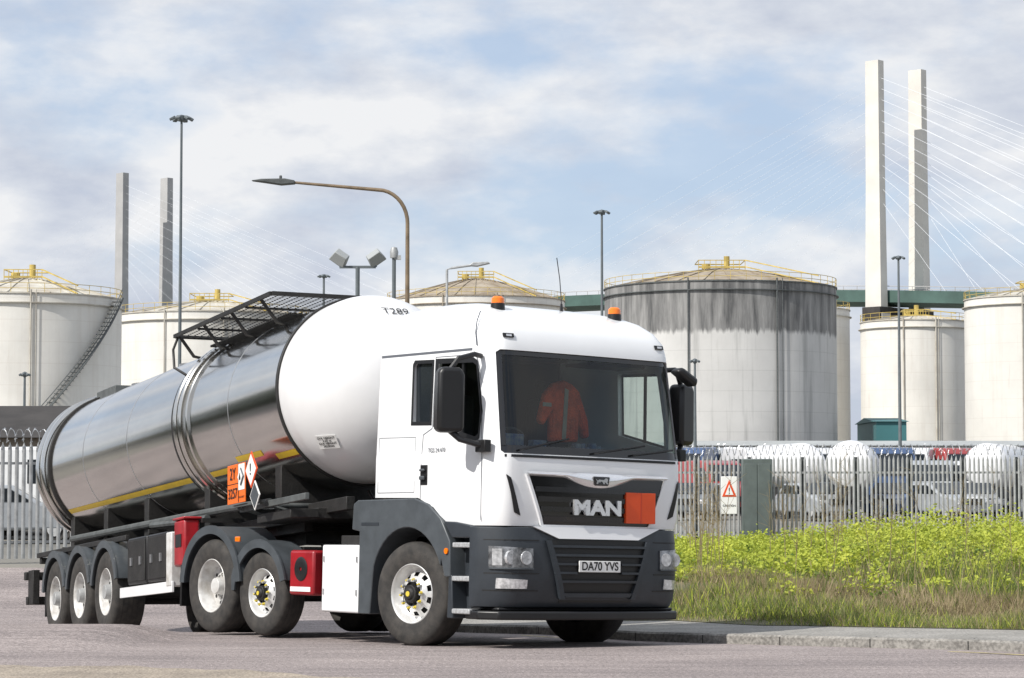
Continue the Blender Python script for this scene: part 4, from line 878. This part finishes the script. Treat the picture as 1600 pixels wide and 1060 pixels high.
# placards
y=-1.11; DX=.50; DZ=-.08; XR=.20
b=B(); b.box(-.42+DX,XR+DX,y-.012,y,1.42+DZ,1.86+DZ); pb=b.obj('hazard_board',TL,('orange',),bevel=.004)
b=B(); b.box(-.02+DX,XR-.01+DX,y-.017,y-.013,1.56+DZ,1.85+DZ); b.obj('white_panel',pb,('plate',),ang=0)
b=B(); b.box(-.415+DX,-.025+DX,y-.015,y-.013,1.637+DZ,1.645+DZ); b.box(-.028+DX,-.020+DX,y-.019,y-.013,1.43+DZ,1.855+DZ); b.obj('panel_rule',pb,('ink',),ang=0)
fr=lambda x,z:frame((x+DX,y-.019,z+DZ),(1,0,0),(0,0,1))
text('hazard_code','2Y',.19,fr(-.22,1.75),pb,'ink',.0005,.001); text('substance_number','3257',.16,fr(-.22,1.53),pb,'ink',.0005,.001); text('phone_lettering','01642 666677',.034,fr(.09,1.48),pb,'ink',.0005)
def diamond(cx,cz,h,mt,mi_,nm_,par=None,dy=0):
    cx+=DX; cz+=DZ; yb=y+dy
    b=B(); b.prism([(cx-h,cz),(cx,cz-h),(cx+h,cz),(cx,cz+h)],yb-.03,yb-.02); o=b.obj(nm_,par or TL,(mt,),ang=0); g=h*.84
    b=B(); b.prism([(cx-g,cz),(cx,cz-g),(cx+g,cz),(cx,cz+g)],yb-.035,yb-.031); b.obj('placard_face',o,(mi_,),ang=0); return o
o=diamond(.085,1.705,.10,'inkg','plate','small_placard',pb); b=B(); b.prism([(.065+DX,1.67+DZ),(.105+DX,1.67+DZ),(.11+DX,1.69+DZ),(.095+DX,1.72+DZ),(.09+DX,1.745+DZ),(.07+DX,1.71+DZ),(.06+DX,1.69+DZ)],y-.04,y-.036); b.obj('flame_mark',pb,('ink',),ang=0)
o=diamond(.46,1.75,.205,'redor','plate','hazard_placard'); text('placard_mark','!',.18,frame((.46+DX,y-.04,1.75+DZ),(1,0,0),(0,0,1)),o,'ink')
o=diamond(.58,1.46,.165,'plate','grey2','hazard_placard')
b=B(); b.box(-.3+DX,.7+DX,y+.02,y+.05,1.38+DZ,1.41+DZ); b.cyl((-.2+DX,y+.03,1.38+DZ),(-.2+DX,-.7,1.2),.02,n=6); b.cyl((.6+DX,y+.03,1.38+DZ),(.6+DX,-.7,1.2),.02,n=6); b.obj('placard_bracket',TL,('galvD',))
b=B()
for s in(-1,1):
    b.box(-8.9,.9,s*.45-.05,s*.45+.05,1.0,1.24); b.box(.9,2.2,s*.45-.05,s*.45+.05,1.16,1.3)
    b.box(-8.7,-4.0,s*1.12-.03,s*1.12+.03,1.17,1.24)
for x in np.linspace(-8.6,.6,9): b.box(x-.05,x+.05,-1.12 if x<-3.8 else -.5,1.12 if x<-3.8 else .5,1.08,1.17)
for x in(-8.4,-6.6,-4.6,-2.0,.6): b.box(x-.1,x+.1,-.7,.7,1.2,1.75)
for a in(-4.68,-5.99,-7.30): b.cyl((a,-1,.535),(a,1,.535),.08,n=12); b.box(a-.3,a+.3,-.7,-.5,.5,.95); b.box(a-.3,a+.3,.5,.7,.5,.95)
b.box(-1.9,1.6,-.6,.6,1.1,1.22)
b.obj('chassis_frame',TL,('chassis',),bevel=.008)
b=B(); b.box(.2,2.35,-1.02,-.97,1.25,1.32); b.cyl((1.0,-1.0,1.28),(1.0,-.4,1.28),.03,n=8); b.obj('front_side_rail',TL,('galvD',),bevel=.006)
b=B(); b.box(.6,1.7,-.95,-.62,1.10,1.20); b.obj('equipment_tray',TL,('chassis',),bevel=.01)
b=B(); b.tube([(-8.2,-.75,1.42),(-3.0,-.72,1.40),(-1.0,-.75,1.38),(.6,-.8,1.34)],.05,10); b.obj('discharge_pipe',TL,('galvD',))
b=B(); b.tube([(-3.5,-.95,1.33),(-2.5,-.95,1.3),(-1.2,-.95,1.28)],.04,8); b.obj('discharge_pipe',TL,('galvD',))
for x in(-3.3,-1.1,-5.4,-7.6):
    b=B(); b.box(x-.03,x+.03,-1.05,-.5,1.22,1.27); b.obj('tank_strut',TL,('chassis',))
for s in(-1,1):
    for a in(-4.68,-5.99,-7.30):
        tyre(TL,a,s*1.22,.535,.385,s,'trail'); y0,y1=sorted((s*.80,s*1.25)); fender(TL,a,.56,.60,y0,y1,12,172,'mudguard','grey2')
b=B(); b.box(-7.98,-7.95,-1.2,-.8,.3,.8); b.obj('mud_flap',TL,('black',))
for x0 in(-3.70,-2.82):
    b=B(); b.box(x0,x0+.82,-1.2,-.65,.58,1.17); tb=b.obj('toolbox',TL,('black',),bevel=.02)
    b=B(); b.box(x0+.03,x0+.79,-1.212,-1.203,.62,1.13); b.obj('toolbox_lid',tb,('chassis',),bevel=.01)
    for u in(.18,.58): b=B(); b.box(x0+u,x0+u+.06,-1.23,-1.212,.82,.92); b.obj('toolbox_latch',tb,('alu',))
for s in(-1,1):
    b=B(); b.box(-4.02,-1.75,s*1.20-.015,s*1.20+.015,.43,.56); b.obj('side_guard',TL,('white',),bevel=.005)
b=B(); b.box(-1.98,-1.76,-1.22,-1.05,.50,1.15); b.obj('white_locker',TL,('rimw',),bevel=.015)
b=B(); b.box(-1.66,-1.26,-1.22,-1.02,.72,1.27); rb=b.obj('red_hose_box',TL,('red',),bevel=.03); b=B(); b.box(-1.68,-1.24,-1.235,-1.0,1.27,1.30); b.obj('box_lid',rb,('red',),bevel=.012)
b=B(); b.box(-1.58,-1.35,-1.228,-1.222,.95,1.10); b.obj('box_label',rb,('black',))
for s in(-1,1):
    b=B(); b.box(-1.0,-.88,s*.6-.06,s*.6+.06,.35,1.1); b.box(-1.08,-.80,s*.6-.12,s*.6+.12,.30,.35); b.obj('landing_leg',TL,('chassis',))
b=B(); b.box(-9.05,-8.95,-1.22,1.22,.50,.62); b.box(-9.1,-8.98,-1.24,1.24,.86,.98); b.box(-9.0,-8.7,-1.2,-1.1,.5,1.0); b.box(-9.0,-8.7,1.1,1.2,.5,1.0); b.box(-9.0,-8.2,-.5,-.4,.6,1.1); b.box(-9,-8.2,.4,.5,.6,1.1); b.obj('rear_bumper',TL,('chassis',),bevel=.01)
for u in(-1.2,.85): b=B(); b.box(-9.12,-9.1,u,u+.35,.87,.97); b.obj('tail_light',TL,('redor',))
b=B(); X0,X1,Y0_,Y1_,Zp=-2.5,1.12,-.95,.15,3.61
for x in np.arange(X0,X1,.085): b.box(x,x+.016,Y0_,Y1_,Zp,Zp+.003)
for yv in np.arange(Y0_,Y1_,.085): b.box(X0,X1,yv,yv+.014,Zp-.004,Zp-.001)
b.box(X0,X1,Y0_-.03,Y0_,Zp-.015,Zp+.03); b.box(X0-.03,X0,Y0_,Y1_,Zp-.015,Zp+.03); b.box(X1,X1+.03,Y0_,Y1_,Zp-.015,Zp+.03)
for x in(-1.6,-.7,.2): b.box(x,x+.03,Y0_,Y1_,Zp-.03,Zp-.006)
b.obj('walkway_mesh',TL,('chassis',),ang=0,recalc=False)
for x in(-2.4,-1.4,-.35,.7):
    b=B(); b.tube([(x,-.93,Zp),(x+.02,-.75,Zp-.25),(x,-.62,3.34)],.022,6); b.obj('walkway_bracket',TL,('chassis',))
    b=B(); b.cyl((x,-.1,Zp),(x,-.1,3.5),.025,n=6); b.obj('walkway_post',TL,('chassis',))
b=B(); b.tube([(-2.45,-.93,Zp),(-2.5,-.98,3.45),(-2.45,-.98,3.22),(-2.2,-.9,3.10)],.018,6)
b.obj('grab_rail',TL,('chassis',))
b=B()
for x in np.arange(-2.0,.9,.065): b.box(x,x+.02,-.66,-.30,3.43,3.445)
for yv in np.arange(-.66,-.3,.065): b.box(-2,.9,yv,yv+.02,3.445,3.455)
b.obj('lower_walkway',TL,('chassis',),ang=0)
for x in(-8.0,-6.9,-4.6,-3.4): b=B(); b.lathe([(0,.25),(.06,.25),(.08,.02)],(x,0,3.50),'z',24); b.obj('manhole_lid',TL,('alu',))
b=B(); b.box(-8.6,-7.6,-.3,.3,3.5,3.62); b.obj('top_locker',TL,('galvD',),bevel=.01)
# ================================================================== WORLD / LIGHT / CAMERA
SD=Vector((-.76,-.65,0)).normalized(); el=rad(43)
sun=bpy.data.lights.new('sun','SUN'); sun.energy=4.8; sun.angle=rad(.55); sun.color=(1,.96,.90)
so=bpy.data.objects.new('sun',sun); C.objects.link(so); dirv=Vector((SD.x*math.cos(el),SD.y*math.cos(el),math.sin(el))); so.rotation_euler=dirv.to_track_quat('Z','Y').to_euler(); so.location=(0,0,60)
w=bpy.data.worlds.new('World'); bpy.context.scene.world=w; w.use_nodes=True; nt=w.node_tree; L=nt.links; bg=nt.nodes['Background']; bg.inputs['Strength'].default_value=.13
sky=nd(nt,'ShaderNodeTexSky'); sky.sky_type='NISHITA'; sky.sun_disc=False; sky.sun_elevation=el; sky.sun_rotation=math.atan2(SD.x,SD.y); sky.air_density=1.0; sky.dust_density=.8; sky.ozone_density=1.6
tc=nd(nt,'ShaderNodeTexCoord')
def wn(st,sc,det,rough=.55,dist=0.,loc=(0,0,0)):
    mp=nd(nt,'ShaderNodeMapping'); mp.inputs['Scale'].default_value=st; mp.inputs['Location'].default_value=loc; L.new(tc.outputs['Generated'],mp.inputs['Vector'])
    n=nd(nt,'ShaderNodeTexNoise'); n.inputs['Scale'].default_value=sc; n.inputs['Detail'].default_value=det; n.inputs['Roughness'].default_value=rough; n.inputs['Distortion'].default_value=dist
    L.new(mp.outputs[0],n.inputs['Vector']); return n
def wr(src,stops):
    r=nd(nt,'ShaderNodeValToRGB'); e=r.color_ramp.elements
    while len(e)<len(stops): e.new(.5)
    for q,(p_,c_) in zip(e,stops): q.position=p_; q.color=(*c_,1)
    L.new(src,r.inputs['Fac']); return r
n1=wn((1,1,2.1),8.5,10,.54,.0,(3.1,.4,1.2)); mask=wr(n1.outputs['Fac'],[(.38,(.16,)*3),(.47,(.70,)*3),(.55,(1,1,1))])
n2=wn((1,1,2.3),12.5,9,.55,.0,(1.7,5.2,.3)); shade=wr(n2.outputs['Fac'],[(.36,(.57,.62,.73)),(.48,(.71,.75,.825)),(.60,(.90,.91,.93))])
def wmix(f,a,bb,mode='MIX'):
    x=nd(nt,'ShaderNodeMix',data_type='RGBA',blend_type=mode); 
    if isinstance(f,float): x.inputs[0].default_value=f
    else: L.new(f,x.inputs[0])
    L.new(a,x.inputs[6]); L.new(bb,x.inputs[7]); return x.outputs[2]
def rgb(c): k=nd(nt,'ShaderNodeRGB'); k.outputs[0].default_value=(*c,1); return k.outputs[0]
cl=wmix(1.0,shade.outputs[0],rgb((7.5,7.5,7.5)),'MULTIPLY')
base=wmix(.65,sky.outputs[0],rgb((4.0,4.9,6.4)))
out=wmix(mask.outputs[0],base,cl)
L.new(out,bg.inputs['Color'])
cam=bpy.data.cameras.new('camera'); cam.sensor_width=36; cam.lens=3723.9/1600*36; cam.clip_end=9000; cam.clip_start=.1
co=bpy.data.objects.new('camera',cam); C.objects.link(co); co.location=(0,0,1.6); co.rotation_euler=(rad(90)+math.atan(220/3723.9),0,0)
bpy.context.scene.camera=co
sc=bpy.context.scene; sc.view_settings.view_transform='Standard'; sc.view_settings.look='None'; sc.view_settings.exposure=0
